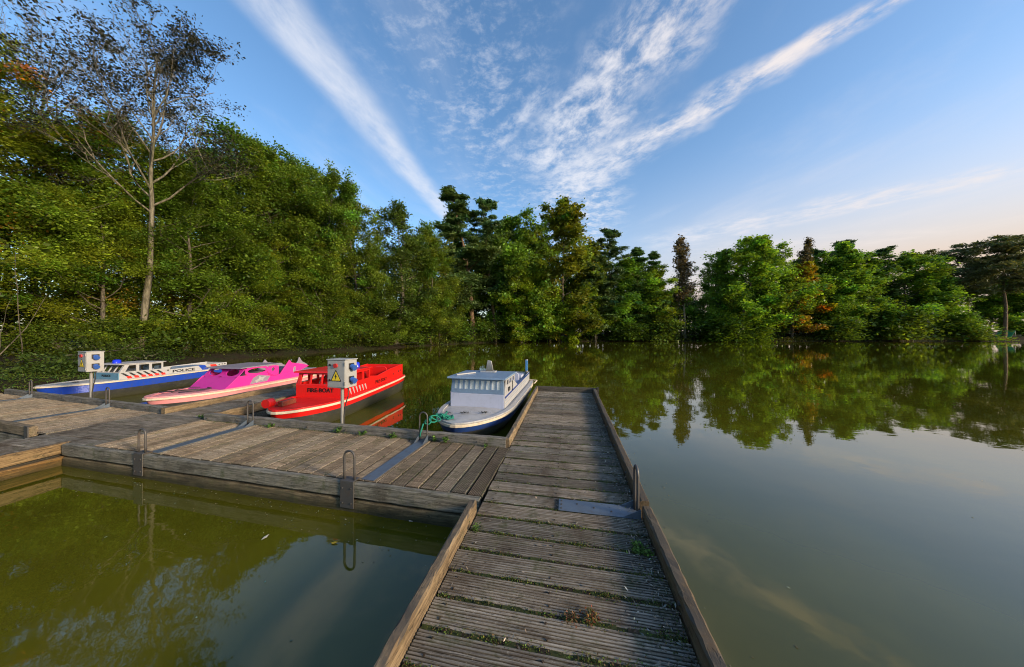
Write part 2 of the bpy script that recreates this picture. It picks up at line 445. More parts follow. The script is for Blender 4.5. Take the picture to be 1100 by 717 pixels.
def ground_z(x, y):
    x = np.asarray(x, float); y = np.asarray(y, float)
    d = sdist(x, y) + .35 * vnoise(x, y, 1.6, 4)
    up = .10 + .55 * (1 - np.exp(-np.clip(d, 0, None) / 1.3)) + .035 * np.clip(d, 0, 40) + .12 * vnoise(x, y, 3.0, 1) * np.clip(d / 2, 0, 1)
    dn = .10 + np.clip(d, -4, 0) * .45
    return np.where(d > 0, up, dn)
ax = np.concatenate([np.linspace(-900, -60, 15), np.arange(-45, -8, .8), np.arange(-8, 130, 1.5), np.linspace(135, 900, 18)])
ay = np.concatenate([np.linspace(-700, -70, 10), np.arange(-60, -4, 4), np.arange(-4, 80, 1.0), np.linspace(85, 900, 16)])
gx, gy = np.meshgrid(ax, ay)
gz = ground_z(gx, gy)
V = np.stack([gx.ravel(), gy.ravel(), gz.ravel()], 1)
nx, ny = len(ax), len(ay)
ii = (np.arange(ny - 1)[:, None] * nx + np.arange(nx - 1)[None]).ravel()
Fq = np.stack([ii, ii + 1, ii + 1 + nx, ii + nx], 1)
m, t, out = new_mat('forest_soil')
tc = t.n('ShaderNodeTexCoord').outputs['Object']
n1 = t.noise(tc, .5, 6, .65); n2 = t.noise(tc, 6, 6, .7)
base = t.mix(t.smooth(n1, .4, .65), (.024, .018, .012, 1), (.022, .028, .010, 1))
base = t.mix(t.math('MULTIPLY', t.smooth(n2, .5, .7), .6), base, (.055, .04, .024, 1))
b = t.n('ShaderNodeBsdfPrincipled', {'Base Color': base, 'Roughness': .95, 'Specular IOR Level': .1,
        'Normal': t.n('ShaderNodeBump', {'Strength': .8, 'Distance': .15, 'Height': n2})})
t.set(out.inputs[0], b.outputs[0])
tag(np_mesh('ground', V, Fq, np.ones((len(V), 3)), m, smooth=True), kind='structure')

m, t, out = new_mat('pond_water')
tc = t.n('ShaderNodeTexCoord').outputs['Object']
r1 = t.noise(t.mapping(tc, (1, 1.6, 1), (0, 0, .3)), 1.1, 3, .5, .5)
r2 = t.noise(t.mapping(tc, (1, 1.3, 1), (0, 0, -.5)), 5.5, 3, .5, .3)
r3 = t.noise(tc, .22, 3, .5)
calm = t.smooth(r3, .42, .62)
h = t.math('ADD', t.math('MULTIPLY', r1, .8), t.math('MULTIPLY', t.math('MULTIPLY', r2, calm), .16))
bp = t.n('ShaderNodeBump', {'Strength': .055, 'Distance': .05, 'Height': h})
murk = t.mix(t.smooth(t.noise(tc, .35, 5, .6), .35, .7), (.056, .055, .004, 1), (.084, .079, .006, 1))
b = t.n('ShaderNodeBsdfPrincipled', {'Base Color': murk, 'Roughness': .02, 'IOR': 1.36, 'Specular IOR Level': .5, 'Normal': bp,
        'Coat Weight': .6, 'Coat Roughness': .02, 'Coat IOR': 1.42, 'Coat Normal': bp})
t.set(out.inputs[0], b.outputs[0])
wv = np.array([(-700, -600, 0), (700, -600, 0), (700, 700, 0), (-700, 700, 0)], float)
tag(np_mesh('water', wv, np.array([[0, 1, 2, 3]]), np.ones((4, 3)), m), kind='structure')
# ------------------------------------------------------------------ leaves as small real faces
def leaf_quads(c, size, col, rng, up=.5, aspect=.55, fold=.0):
    """one diamond-shaped face per leaf"""
    n = len(c)
    nrm = rng.normal(size=(n, 3)); nrm /= np.linalg.norm(nrm, axis=1, keepdims=True)
    nrm[:, 2] = np.abs(nrm[:, 2]) + up * rng.random(n)
    nrm /= np.linalg.norm(nrm, axis=1, keepdims=True)
    a = rng.normal(size=(n, 3)); a -= nrm * np.sum(a * nrm, 1, keepdims=True); a /= np.linalg.norm(a, axis=1, keepdims=True)
    b = np.cross(nrm, a)
    s = np.asarray(size).reshape(-1, 1) * np.ones((n, 1))
    w = s * aspect
    V = np.stack([c - a * s * .5, c + b * w * .5 - a * s * .08, c + a * s * .5, c - b * w * .5 - a * s * .08], 1).reshape(-1, 3)
    F = np.arange(4 * n).reshape(n, 4)
    C = np.repeat(col, 4, axis=0)
    return V, F, C

def jitter_col(base, n, rng, hue=.12, val=.25):
    b = np.asarray(base, float)
    v = np.exp(rng.normal(0, val, (n, 1)))
    h = rng.normal(0, hue, (n, 1))
    return np.clip(b * v * np.concatenate([1 + h * 1.2, 1 + h * .1, 1 - h * .6], 1), .002, .9)

# ------------------------------------------------------------------ docks
DZ = .32
def plank(mb, a0, a1, c, w, ztop, th=.03, ng=9, seg=8, tint=(1, 1, 1), swap=False, rng=rnd):
    """deck board with real grooves; long axis x (or y when swap), c = centre across"""
    pitch = w / ng; prof = []
    gd = .0115
    for k in range(ng):
        y = -w / 2 + k * pitch
        prof += [(y + pitch * .20, 0), (y + pitch * .72, 0)]
        if k < ng - 1: prof += [(y + pitch * .78, -gd), (y + pitch * 1.14, -gd)]
    prof = [(-w / 2, -.006)] + prof + [(w / 2, -.006), (w / 2, -th), (-w / 2, -th)]
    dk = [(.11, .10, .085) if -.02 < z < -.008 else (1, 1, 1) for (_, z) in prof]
    n = len(prof); vs = []; fs = []
    ph = rng.random() * 9; amp = rng.uniform(.0005, .003); tw = rng.uniform(-.006, .006); dz = rng.uniform(-.003, .003); cw = rng.uniform(-.003, .003)
    e0 = rng.uniform(-.006, .006); e1 = rng.uniform(-.006, .006)
    for i in range(seg + 1):
        s_ = i / seg; l = a0 + e0 + (a1 + e1 - a0 - e0) * s_
        zz = amp * sin(ph + 5 * s_) + dz; yy = cw * sin(ph * 2 + 3 * s_)
        for (y, z) in prof:
            z2 = ztop + z + zz + tw * y * (s_ - .5) * 4 + (rng.uniform(-.0012, .0012) if z > -.02 else 0)
            vs.append((c + y + yy, l, z2) if swap else (l, c + y + yy, z2))
    for i in range(seg):
        for k in range(n):
            a = i * n + k; b = i * n + (k + 1) % n
            fs.append((a, b, b + n, a + n))
    fs.append(tuple(range(n))[::-1]); fs.append(tuple(seg * n + k for k in range(n)))
    mb.add(vs, fs, tint)
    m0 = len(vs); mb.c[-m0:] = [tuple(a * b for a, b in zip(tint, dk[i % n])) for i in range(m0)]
def ptint(rng=rnd, lo=.55, hi=1.12):
    v = rng.uniform(lo, hi); w_ = rng.uniform(-.05, .05)
    return (v * (1 + w_), v, v * (1 - w_))

def hoop_pts(w, z0, z1, plane='x', off=(0, 0)):
    r = w / 2; pts = [(-r, z0)] + [(-r, z0 + (z1 - r - z0) * k / 3) for k in (1, 2, 3)]
    pts += [(-r * cos(pi * k / 8), z1 - r + r * sin(pi * k / 8)) for k in range(1, 8)]
    pts += [(r, z1 - r - (z1 - r - z0) * k / 3) for k in range(4)]
    return [((off[0] + a, off[1], z) if plane == 'x' else (off[0], off[1] + a, z)) for a, z in pts]

def back_cleat(dock, xc, y0, y1, label=None):
    """flat plate across the dock with a gusseted hoop at the curb (plate runs along y)"""
    mb = MB(); mb.box(xc - .078, xc + .078, y0, y1, DZ + .004, DZ + .009)
    p = mb.build('mooring_plate', M['steel'], dock)
    h = MB(); h.tube(hoop_pts(.125, DZ + .011, DZ + .43, 'x', (xc, y1 - .05)), .011, 8)
    h.build('hoop', M['old_steel'], p, smooth=True)
    for k in (-1, 1):
        g = MB(); g.prism([(y1 - .20, DZ + .011), (y1 - .045, DZ + .011), (y1 - .045, DZ + .10)], 'x', xc + k * .070 - .003, xc + k * .070 + .003)
        g.build('gusset', M['steel'], p)
    return p

def front_cleat(dock, xc, yf):
    mb = MB(); mb.box(xc - .085, xc + .085, yf - .012, yf - .001, .045, DZ + .012)
    mb.box(xc - .085, xc + .085, yf - .012, yf + .09, DZ + .012, DZ + .02)
    p = mb.build('mooring_plate', M['old_steel'], dock, bevel=.003)
    h = MB(); h.tube(hoop_pts(.13, DZ + .02, DZ + .33, 'x', (xc, yf + .03)), .012, 8)
    h.build('hoop', M['old_steel'], p, smooth=True)
    for dx in (-.055, .055):
        for z in (.10, .26):
            b = MB(); b.tube([(xc + dx, yf - .012, z), (xc + dx, yf - .02, z)], .009, 6); b.build('bolt', M['old_steel'], p)
    return p

ROT_A = -radians(10.95)
# ---- main jetty: local x to the right (0..1.46), local y along it
jetty = empty('jetty', (-.83, 0, 0), ROT_A)
tag(jetty, 'long wooden jetty with mossy grooved boards running from the foreground out to open water', 'jetty', 'wooden jetties of the boat landing')
mb = MB(); gaps = []
y = -3.0
while y < 8.12:
    w = rnd.uniform(.168, .182); gap = rnd.uniform(.022, .033)
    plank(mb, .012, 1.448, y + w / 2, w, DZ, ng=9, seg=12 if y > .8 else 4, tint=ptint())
    if y > .3:
        for sx_ in (.10, .70, 1.34):
            for o_ in (.25, .75):
                a_ = sx_ + rnd.uniform(-.008, .008); b_ = y + w * o_
                mb.tube([(a_, b_, DZ - .004), (a_, b_, DZ + .0045)], .006, 6, (.22, .18, .15))
    y += w; gaps.append((y, gap)); y += gap
mb.build('deck', M['deck'], jetty)
mb = MB()
mb.beam((1.502, -3.0, .345), (1.492, 2.86, .345), .075, .17, 110, .0035, tint=(.5, .48, .45)); mb.build('curb', M['curb_y'], jetty)
mb = MB()
mb.beam((1.498, 2.94, .345), (1.515, 8.2, .345), .08, .17, 30, .0045, tint=(.48, .46, .44)); mb.build('curb', M['curb_y'], jetty)
mb = MB()
mb.beam((-.034, -3.0, .335), (-.030, 2.66, .335), .066, .19, 110, .0035, tint=(.85, .82, .79)); mb.build('curb', M['curb_y'], jetty)
mb = MB()
mb.beam((-.038, 4.19, .345), (-.036, 8.2, .345), .07, .17, 30, .0045); mb.build('curb', M['curb_y'], jetty)
mb = MB()
mb.beam((-.07, 8.255, .335), (1.56, 8.255, .335), .09, .2, 14, .005, tint=(.45, .43, .41)); mb.build('end_curb', M['curb'], jetty)
mb = MB(); mb.box(1.562, 1.625, 8.12, 8.2, .02, .47); mb.build('corner_post', M['dark_wood'], jetty, bevel=.006)
for xx in (-.03, 1.5):
    mb = MB(); mb.beam((xx, -3.0, .10), (xx, 8.2, .10), .05, .22, 20, .004)
    mb.build('side_board', M['fascia'], jetty)
mb = MB()
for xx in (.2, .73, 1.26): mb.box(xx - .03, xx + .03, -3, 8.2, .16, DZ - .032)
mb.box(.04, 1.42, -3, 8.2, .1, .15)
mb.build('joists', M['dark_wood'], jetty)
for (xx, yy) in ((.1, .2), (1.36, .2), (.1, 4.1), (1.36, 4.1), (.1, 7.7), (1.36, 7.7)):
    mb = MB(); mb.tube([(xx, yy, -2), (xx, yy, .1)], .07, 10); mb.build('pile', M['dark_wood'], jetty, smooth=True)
# steel plate and hoop on the right edge
mb = MB(); mb.prism([(.73, 2.82), (1.44, 2.82), (1.44, 3.0), (.73, 3.0)], 'z', DZ + .005, DZ + .012)
pl = mb.build('mooring_plate', M['steel'], jetty, bevel=.002)
for (a_, b_) in [(.755, 2.85 + k * .058) for k in range(3)] + [(k, 2.91 + .03 * sin(k * 9)) for k in (.9, 1.05, 1.2)]:
    mb = MB(); mb.tube([(a_, b_, DZ + .011), (a_, b_, DZ + .018)], .009, 6); mb.build('bolt', M['old_steel'], pl)
mb = MB(); mb.tube(hoop_pts(.12, DZ + .012, DZ + .43, 'y', (1.415, 2.9)), .013, 8); mb.build('hoop', M['old_steel'], pl, smooth=True)
for yy in (2.825, 2.992):
    mb = MB(); mb.prism([(1.29, DZ + .012), (1.438, DZ + .012), (1.438, DZ + .09)], 'y', yy - .004, yy + .004); mb.build('gusset', M['steel'], pl)

# ---- cross pier (between main jetty and the finger jetty); local x negative to the left
pier = empty('cross_pier', (-.297, 2.83, 0), -radians(12.6))
tag(pier, 'wide wooden cross pier with lengthwise grooved boards, two blue steel plates and hoops', 'pier', 'wooden jetties of the boat landing')
mb = MB(); x = -.012
while x > -5.75:
    w = rnd.uniform(.142, .155)
    skew = .0
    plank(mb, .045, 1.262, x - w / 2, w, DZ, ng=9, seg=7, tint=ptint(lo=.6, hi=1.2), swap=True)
    x -= w + rnd.uniform(.019, .028)
mb.build('deck', M['deck_side'], pier)
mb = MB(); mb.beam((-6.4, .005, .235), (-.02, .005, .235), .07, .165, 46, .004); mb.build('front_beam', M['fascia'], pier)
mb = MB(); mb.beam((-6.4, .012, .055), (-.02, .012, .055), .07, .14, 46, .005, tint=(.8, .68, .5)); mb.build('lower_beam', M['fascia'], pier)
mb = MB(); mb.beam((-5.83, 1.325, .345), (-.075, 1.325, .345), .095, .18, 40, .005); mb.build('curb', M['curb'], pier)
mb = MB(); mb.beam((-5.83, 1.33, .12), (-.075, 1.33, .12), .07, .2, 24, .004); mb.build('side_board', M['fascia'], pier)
mb = MB()
for yy in (.2, .65, 1.15): mb.box(-5.9, -.02, yy - .03, yy + .03, .12, DZ - .032)
mb.box(-5.9, -.02, .05, 1.28, .1, .115); mb.build('joists', M['dark_wood'], pier)
for xx in (-.6, -3.0, -5.4):
    mb = MB(); mb.tube([(xx, .7, -2), (xx, .7, .11)], .07, 10); mb.build('pile', M['dark_wood'], pier, smooth=True)
front_cleat(pier, -1.52, -.03); front_cleat(pier, -4.78, -.03)
back_cleat(pier, -1.33, .05, 1.28); back_cleat(pier, -4.66, .05, 1.28)

# ---- finger jetty between pink and red boats, with the landing walkway towards the camera
fing = empty('finger_jetty', (-8.05, 0, 0), ROT_A)
tag(fing, 'narrow finger jetty between the pink boat and the red boat, its boards laid crosswise', 'jetty', 'wooden jetties of the boat landing')
mb = MB(); y = -2.0
while y < 11.3:
    w = rnd.uniform(.175, .187)
    if y < 4.42: a0, a1 = -.5, .575
    elif y < 5.84: a0, a1 = -.28, 1.235
    else: a0, a1 = .01, 1.24
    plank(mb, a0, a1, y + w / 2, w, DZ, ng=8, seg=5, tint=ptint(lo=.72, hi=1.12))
    y += w + rnd.uniform(.012, .02)
mb.build('deck', M['deck'], fing)
mb = MB(); mb.beam((-.05, 5.87, .335), (-.05, 11.3, .335), .1, .2, 24, .005, tint=(.85, .82, .78)); mb.build('curb', M['curb_y'], fing)
mb = MB(); mb.beam((1.29, 5.87, .325), (1.29, 11.3, .325), .09, .18, 24, .005, tint=(.8, .78, .75)); mb.build('curb', M['curb_y'], fing)
for xx in (-.05, 1.29):
    mb = MB(); mb.beam((xx, 5.87, .12), (xx, 11.3, .12), .07, .2, 10, .004); mb.build('side_board', M['fascia'], fing)
mb = MB(); mb.beam((.6, -2.0, .25), (.6, 4.5, .25), .06, .16, 26, .005, tint=(.95, .86, .7)); mb.build('edge_beam', M['curb_y'], fing)
mb = MB(); mb.beam((.6, -2.0, .06), (.6, 4.5, .06), .06, .14, 26, .005, tint=(.8, .6, .32)); mb.build('lower_beam', M['curb_y'], fing)
mb = MB()
for xx in (.15, .5): mb.box(xx - .03, xx + .03, -2, 11.3, .12, DZ - .032)
mb.box(-.4, .55, -2, 4.4, .1, .115); mb.box(.02, 1.2, 5.9, 11.2, .1, .115); mb.build('joists', M['dark_wood'], fing)
for (xx, yy) in ((.1, 1.0), (.1, 4.8), (.6, 7.6), (.6, 10.8)):
    mb = MB(); mb.tube([(xx, yy, -2), (xx, yy, .11)], .07, 10); mb.build('pile', M['dark_wood'], fing, smooth=True)

# ---- left pier reaching the shore
lp = empty('cross_pier', (-7.5, 4.62, 0), -radians(16))
tag(lp, 'wooden pier at the far left joining the grassy shore, with broad pale boards', 'pier', 'wooden jetties of the boat landing')
mb = MB(); x = -.02
while x > -6.7:
    w = rnd.uniform(.19, .24) if x > -.5 else rnd.uniform(.15, .165)
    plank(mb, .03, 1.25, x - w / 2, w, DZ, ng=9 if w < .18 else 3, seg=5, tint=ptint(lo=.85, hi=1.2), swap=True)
    x -= w + rnd.uniform(.014, .024)
mb.build('deck', M['deck_side'], lp)
mb = MB(); mb.beam((-6.6, 1.32, .345), (.12, 1.32, .345), .09, .18, 40, .005); mb.build('curb', M['curb'], lp)
mb = MB(); mb.beam((-6.6, 1.325, .12), (.12, 1.325, .12), .07, .2, 20, .005); mb.build('side_board', M['fascia'], lp)
mb = MB(); mb.beam((-6.6, .0, .33), (-.32, .0, .33), .09, .16, 30, .005, tint=(1.0, .85, .65)); mb.build('front_beam', M['curb'], lp)
mb = MB(); mb.beam((-6.6, .005, .12), (-.32, .005, .12), .07, .2, 20, .005); mb.build('lower_beam', M['fascia'], lp)
mb = MB()
for yy in (.2, .65, 1.15): mb.box(-6.7, -.03, yy - .03, yy + .03, .12, DZ - .032)
mb.box(-6.7, -.03, .05, 1.25, .1, .115); mb.build('joists', M['dark_wood'], lp)
back_cleat(lp, -1.67, .05, 1.275); back_cleat(lp, -5.0, .05, 1.275)
mb = MB(); mb.box(-.40, -.28, -.062, -.05, .1, .43); mb.build('mooring_plate', M['old_steel'], lp, bevel=.003)

for (dk_, xs, yf_) in ((pier, [-.5 - .75 * k for k in range(8)], 1.277), (lp, [-.4 - .8 * k for k in range(8)], 1.275)):
    for xb in xs:
        mb = MB(); mb.tube([(xb, yf_ + .01, .36), (xb, yf_ - .012, .36)], .014, 8); mb.build('bolt', M['old_steel'], dk_)
for yb in [.4 + .8 * k for k in range(10)]:
    mb = MB(); mb.tube([(1.47, yb, .365), (1.447, yb, .365)], .013, 8); mb.build('bolt', M['old_steel'], jetty)
# ---- moss in the joints of the main jetty
def to_world(root, p):
    a = root.rotation_euler.z; x, y = p[:, 0], p[:, 1]
    return np.stack([root.location.x + x * cos(a) - y * sin(a), root.location.y + x * sin(a) + y * cos(a), p[:, 2]], 1)
cs = []; sz = []; cc = []; strips = []
for (yg, gap) in gaps:
    if yg < -.6: continue
    dens = 5200 if yg < 3 else (2200 if yg < 5 else 700)
    n = int(dens * rnd.uniform(.75, 1.1)); 
    u = R.random(n) * 1.42 + .02
    patch = .5 + .5 * np.sin(u * rnd.uniform(4, 9) + rnd.random() * 6) * np.sin(u * rnd.uniform(11, 17) + rnd.random() * 6)
    rightness = np.clip((u - .75) / .6, 0, 1)
    jt = rnd.choice([.6, .9, 1.0, 1.0])
    keep = R.random(n) < (.12 + .88 * patch ** 1.6) * (.7 + .3 * rightness) * np.maximum(jt, rightness)
    u = u[keep]; n = len(u)
    v = yg + gap / 2 + R.normal(0, .012 + .012 * rightness[keep], n)
    z = DZ + R.normal(0, .0045, n) - .001
    cs.append(np.stack([u, v, z], 1)); sz.append(R.uniform(.004, .0115, n))
    c = jitter_col((.075, .105, .014), n, R, .2, .45)
    br = R.random(n) < .30; c[br] = jitter_col((.11, .075, .03), br.sum(), R, .15, .3)
    cc.append(c)
    strips.append((yg + gap / 2, gap))
# worn strip with moss and plants along the right curb
n = 5200
u = 1.452 - np.abs(R.normal(0, .085, n)); v = R.uniform(-.6, 7.8, n); keep = R.random(n) < np.where(v < 3.2, .95, .35)
u, v = u[keep], v[keep]; n = len(u)
cs.append(np.stack([u, v, DZ + np.abs(R.normal(0, .007, n))], 1)); sz.append(R.uniform(.006, .016, n))
c = jitter_col((.05, .062, .018), n, R, .2, .4); br = R.random(n) < .4; c[br] = jitter_col((.09, .07, .04), br.sum(), R, .15, .3); cc.append(c)
Vq, Fq, Cq = leaf_quads(to_world(jetty, np.concatenate(cs)), np.concatenate(sz), np.concatenate(cc), R, .8, .8)
# packed earth and moss filling each joint
sv = []; sc = []
for (ym, gap) in strips:
    for k in range(24):
        x0, x1 = .015 + 1.42 * k / 24, .015 + 1.42 * (k + 1) / 24
        h0 = DZ - .006 + .003 * sin(k * 2.1 + ym * 40)
        sv += [(x0, ym - gap * .62, h0 - .004), (x1, ym - gap * .62, h0 - .004), (x1, ym + gap * .62, h0), (x0, ym + gap * .62, h0)]
        v_ = rnd.uniform(.5, 1.2); cb = (.045 * v_, .055 * v_, .014 * v_) if rnd.random() < .65 else (.05 * v_, .035 * v_, .02 * v_)
        sc += [cb] * 4
sv = to_world(jetty, np.array(sv)); n0 = len(Vq)
Vq = np.concatenate([Vq, sv]); Fq = np.concatenate([Fq, np.arange(len(sv)).reshape(-1, 4) + n0]); Cq = np.concatenate([Cq, np.array(sc)])
tag(np_mesh('moss', Vq, Fq, Cq, M['moss']), 'green moss growing in the joints of the jetty boards', kind='stuff')
# moss on pier joints
cs = []; 
for k in range(36):
    xj = -.02 - k * .172; n = 50 if k > 8 else 160
    vv = R.uniform(.05, 1.26, n); cs.append(np.stack([xj + R.normal(0, .006, n), vv, DZ + np.abs(R.normal(0, .004, n)) - .006], 1))
p_ = np.concatenate(cs); n = len(p_)
extra = np.stack([R.uniform(-5.7, -.1, 1500), 1.268 - np.abs(R.normal(0, .02, 1500)), DZ + np.abs(R.normal(0, .008, 1500))], 1)
p_ = np.concatenate([p_, extra]); n = len(p_)
Vq, Fq, Cq = leaf_quads(to_world(pier, p_), R.uniform(.006, .015, n), jitter_col((.06, .075, .018), n, R, .2, .35), R, .8, .8)
tag(np_mesh('moss', Vq, Fq, Cq, M['moss']), 'thin moss along the cross pier joints and curb', kind='stuff')
# dry litter: curled bits of leaf and bark
n = 3600
u = np.where(R.random(n) < .88, 1.45 - np.abs(R.normal(0, .13, n)), R.uniform(.02, 1.44, n)); v = R.uniform(-.6, 7.5, n)
pw = to_world(jetty, np.stack([u, v, DZ + R.uniform(.004, .016, n)], 1))
c = jitter_col((.17, .15, .12), n, R, .12, .6); 
Vq, Fq, Cq = leaf_quads(pw, R.uniform(.008, .036, n), c, R, 1.2, .30)
tag(np_mesh('leaf_litter', Vq, Fq, Cq, M['litter']), 'dry bits of leaf and bark scattered on the jetty', kind='stuff')

def weed(label, root, xy, r, h, nl, cols, z=DZ, seed=0, size=(.018, .04)):
    g = np.random.default_rng(seed)
    w = to_world(root, np.array([[xy[0], xy[1], z]]))[0]
    e = empty('weed', tuple(w)); tag(e, label, 'weed', 'weeds growing out of the jetty joints')
    st = MB(); cen = []
    for k in range(max(5, nl // 9)):
        a = g.uniform(0, 2 * pi); rr = r * sqrt(g.random()); hh = h * g.uniform(.45, 1)
        tip = (cos(a) * rr, sin(a) * rr, hh)
        st.tube([(tip[0] * .2, tip[1] * .2, 0), (tip[0] * .55, tip[1] * .55, hh * .6), tip], [.0022, .0017, .001], 5)
        for q in range(9):
            f = g.uniform(.35, 1.05); cen.append((tip[0] * f + g.normal(0, .012), tip[1] * f + g.normal(0, .012), max(.004, hh * f + g.normal(0, .01))))
    st.build('stems', M['moss'], e).color = (.06, .08, .03, 1)
    cen = np.array(cen); n = len(cen)
    c = np.array([cols[i] for i in g.integers(0, len(cols), n)]) * np.exp(g.normal(0, .25, (n, 1)))
    Vq, Fq, Cq = leaf_quads(cen, g.uniform(size[0], size[1], n), c, g, .9, .6)
    np_mesh('leaves', Vq, Fq, Cq, M['moss'], e)
    return e
GR = [(.07, .14, .02), (.10, .19, .03), (.05, .10, .015)]
OR = [(.30, .12, .03), (.20, .05, .025), (.16, .12, .03), (.10, .11, .03)]
weed('bright green clump of weeds against the right curb just below the steel plate', jetty, (1.34, 2.44), .075, .04, 300, GR, seed=1, size=(.012, .03))
weed('orange and yellow tuft in a board joint, nearer the right curb', jetty, (.94, 1.86), .05, .022, 150, OR, seed=2, size=(.009, .02))
weed('reddish brown tuft in a board joint left of the orange one', jetty, (.83, 1.83), .045, .02, 120, [(.16, .06, .03), (.10, .09, .03), (.2, .1, .04)], seed=3, size=(.009, .018))
weed('small green sprig by the end of the left curb where the pier meets the jetty', jetty, (.06, 2.42), .04, .05, 80, GR, seed=4, size=(.012, .026))
weed('pair of leafy sprigs under the grey curb below the blue and white boat', pier, (-.98, 1.24), .05, .11, 70, GR, seed=5, size=(.025, .05))
weed('single leafy sprig under the curb just left of the paired sprigs', pier, (-1.15, 1.24), .035, .08, 45, GR, seed=6, size=(.025, .045))
weed('leafy weed under the curb in front of the red boat post', pier, (-2.85, 1.24), .06, .10, 90, GR, seed=7, size=(.02, .045))
weed('low weed under the curb a little right of the red boat post', pier, (-2.4, 1.24), .06, .07, 80, GR, seed=8, size=(.02, .04))
weed('low spreading weed under the curb midway between post and hoop', pier, (-1.85, 1.24), .09, .07, 130, GR, seed=9, size=(.018, .04))
weed('dark green weed under the curb beside the hoop of the red boat', pier, (-4.2, 1.24), .08, .06, 100, GR, seed=10, size=(.018, .036))
weed('small weed in the pier joint near the jetty corner', pier, (-.35, 1.22), .03, .05, 40, GR, seed=11, size=(.018, .03))
weed('dark weeds by the left end of the finger jetty curb', fing, (1.15, 5.8), .12, .07, 140, GR, seed=12, size=(.018, .04))

# small litter that floats
for k, (px, py, lab, colr) in enumerate([(359, 584, 'yellow leaf floating on the dark water below the cross pier', (.55, .36, .03)),
        (285, 578, 'pale leaf floating left of the yellow one', (.5, .46, .36)), (441, 560, 'pale scrap floating just under the pier beam', (.4, .37, .3))]):
    Y_ = F_PX * CZ / (py - HOR); X_ = (px - 550) / F_PX * Y_
    mb = MB(); L_ = .035
    mb.add([(-L_, 0, .004), (0, -L_ * .5, .006), (L_, 0, .012), (0, L_ * .5, .006)], [(0, 1, 2, 3)], colr)
    mb.add([(-L_, 0, .003), (0, -L_ * .5, .005), (L_, 0, .011), (0, L_ * .5, .005)], [(0, 3, 2, 1)], colr)
    o = mb.build('floating_leaf', M['litter'], loc=(X_, Y_, .002)); o.rotation_euler = (0, 0, k * 1.3)
    tag(o, lab, 'leaf', 'leaves floating on the pond')

g = np.random.default_rng(3)
pts = np.concatenate([to_world(pier, np.stack([g.uniform(-6, -.1, 260), -.05 - np.abs(g.exponential(.25, 260)), np.full(260, .003)], 1)),
    to_world(jetty, np.stack([1.58 + np.abs(g.exponential(.25, 200)), g.uniform(-1, 8, 200), np.full(200, .003)], 1)),
    np.stack([g.uniform(-9, 14, 420), g.uniform(1.5, 30, 420), np.full(420, .003)], 1)])
n = len(pts)
Vq, Fq, Cq = leaf_quads(pts, g.uniform(.006, .026, n), jitter_col((.16, .15, .09), n, g, .2, .5), g, 30, .5)
tag(np_mesh('floating_litter', Vq, Fq, Cq, M['litter']), 'tiny specks of leaf and pollen floating on the pond', kind='stuff')

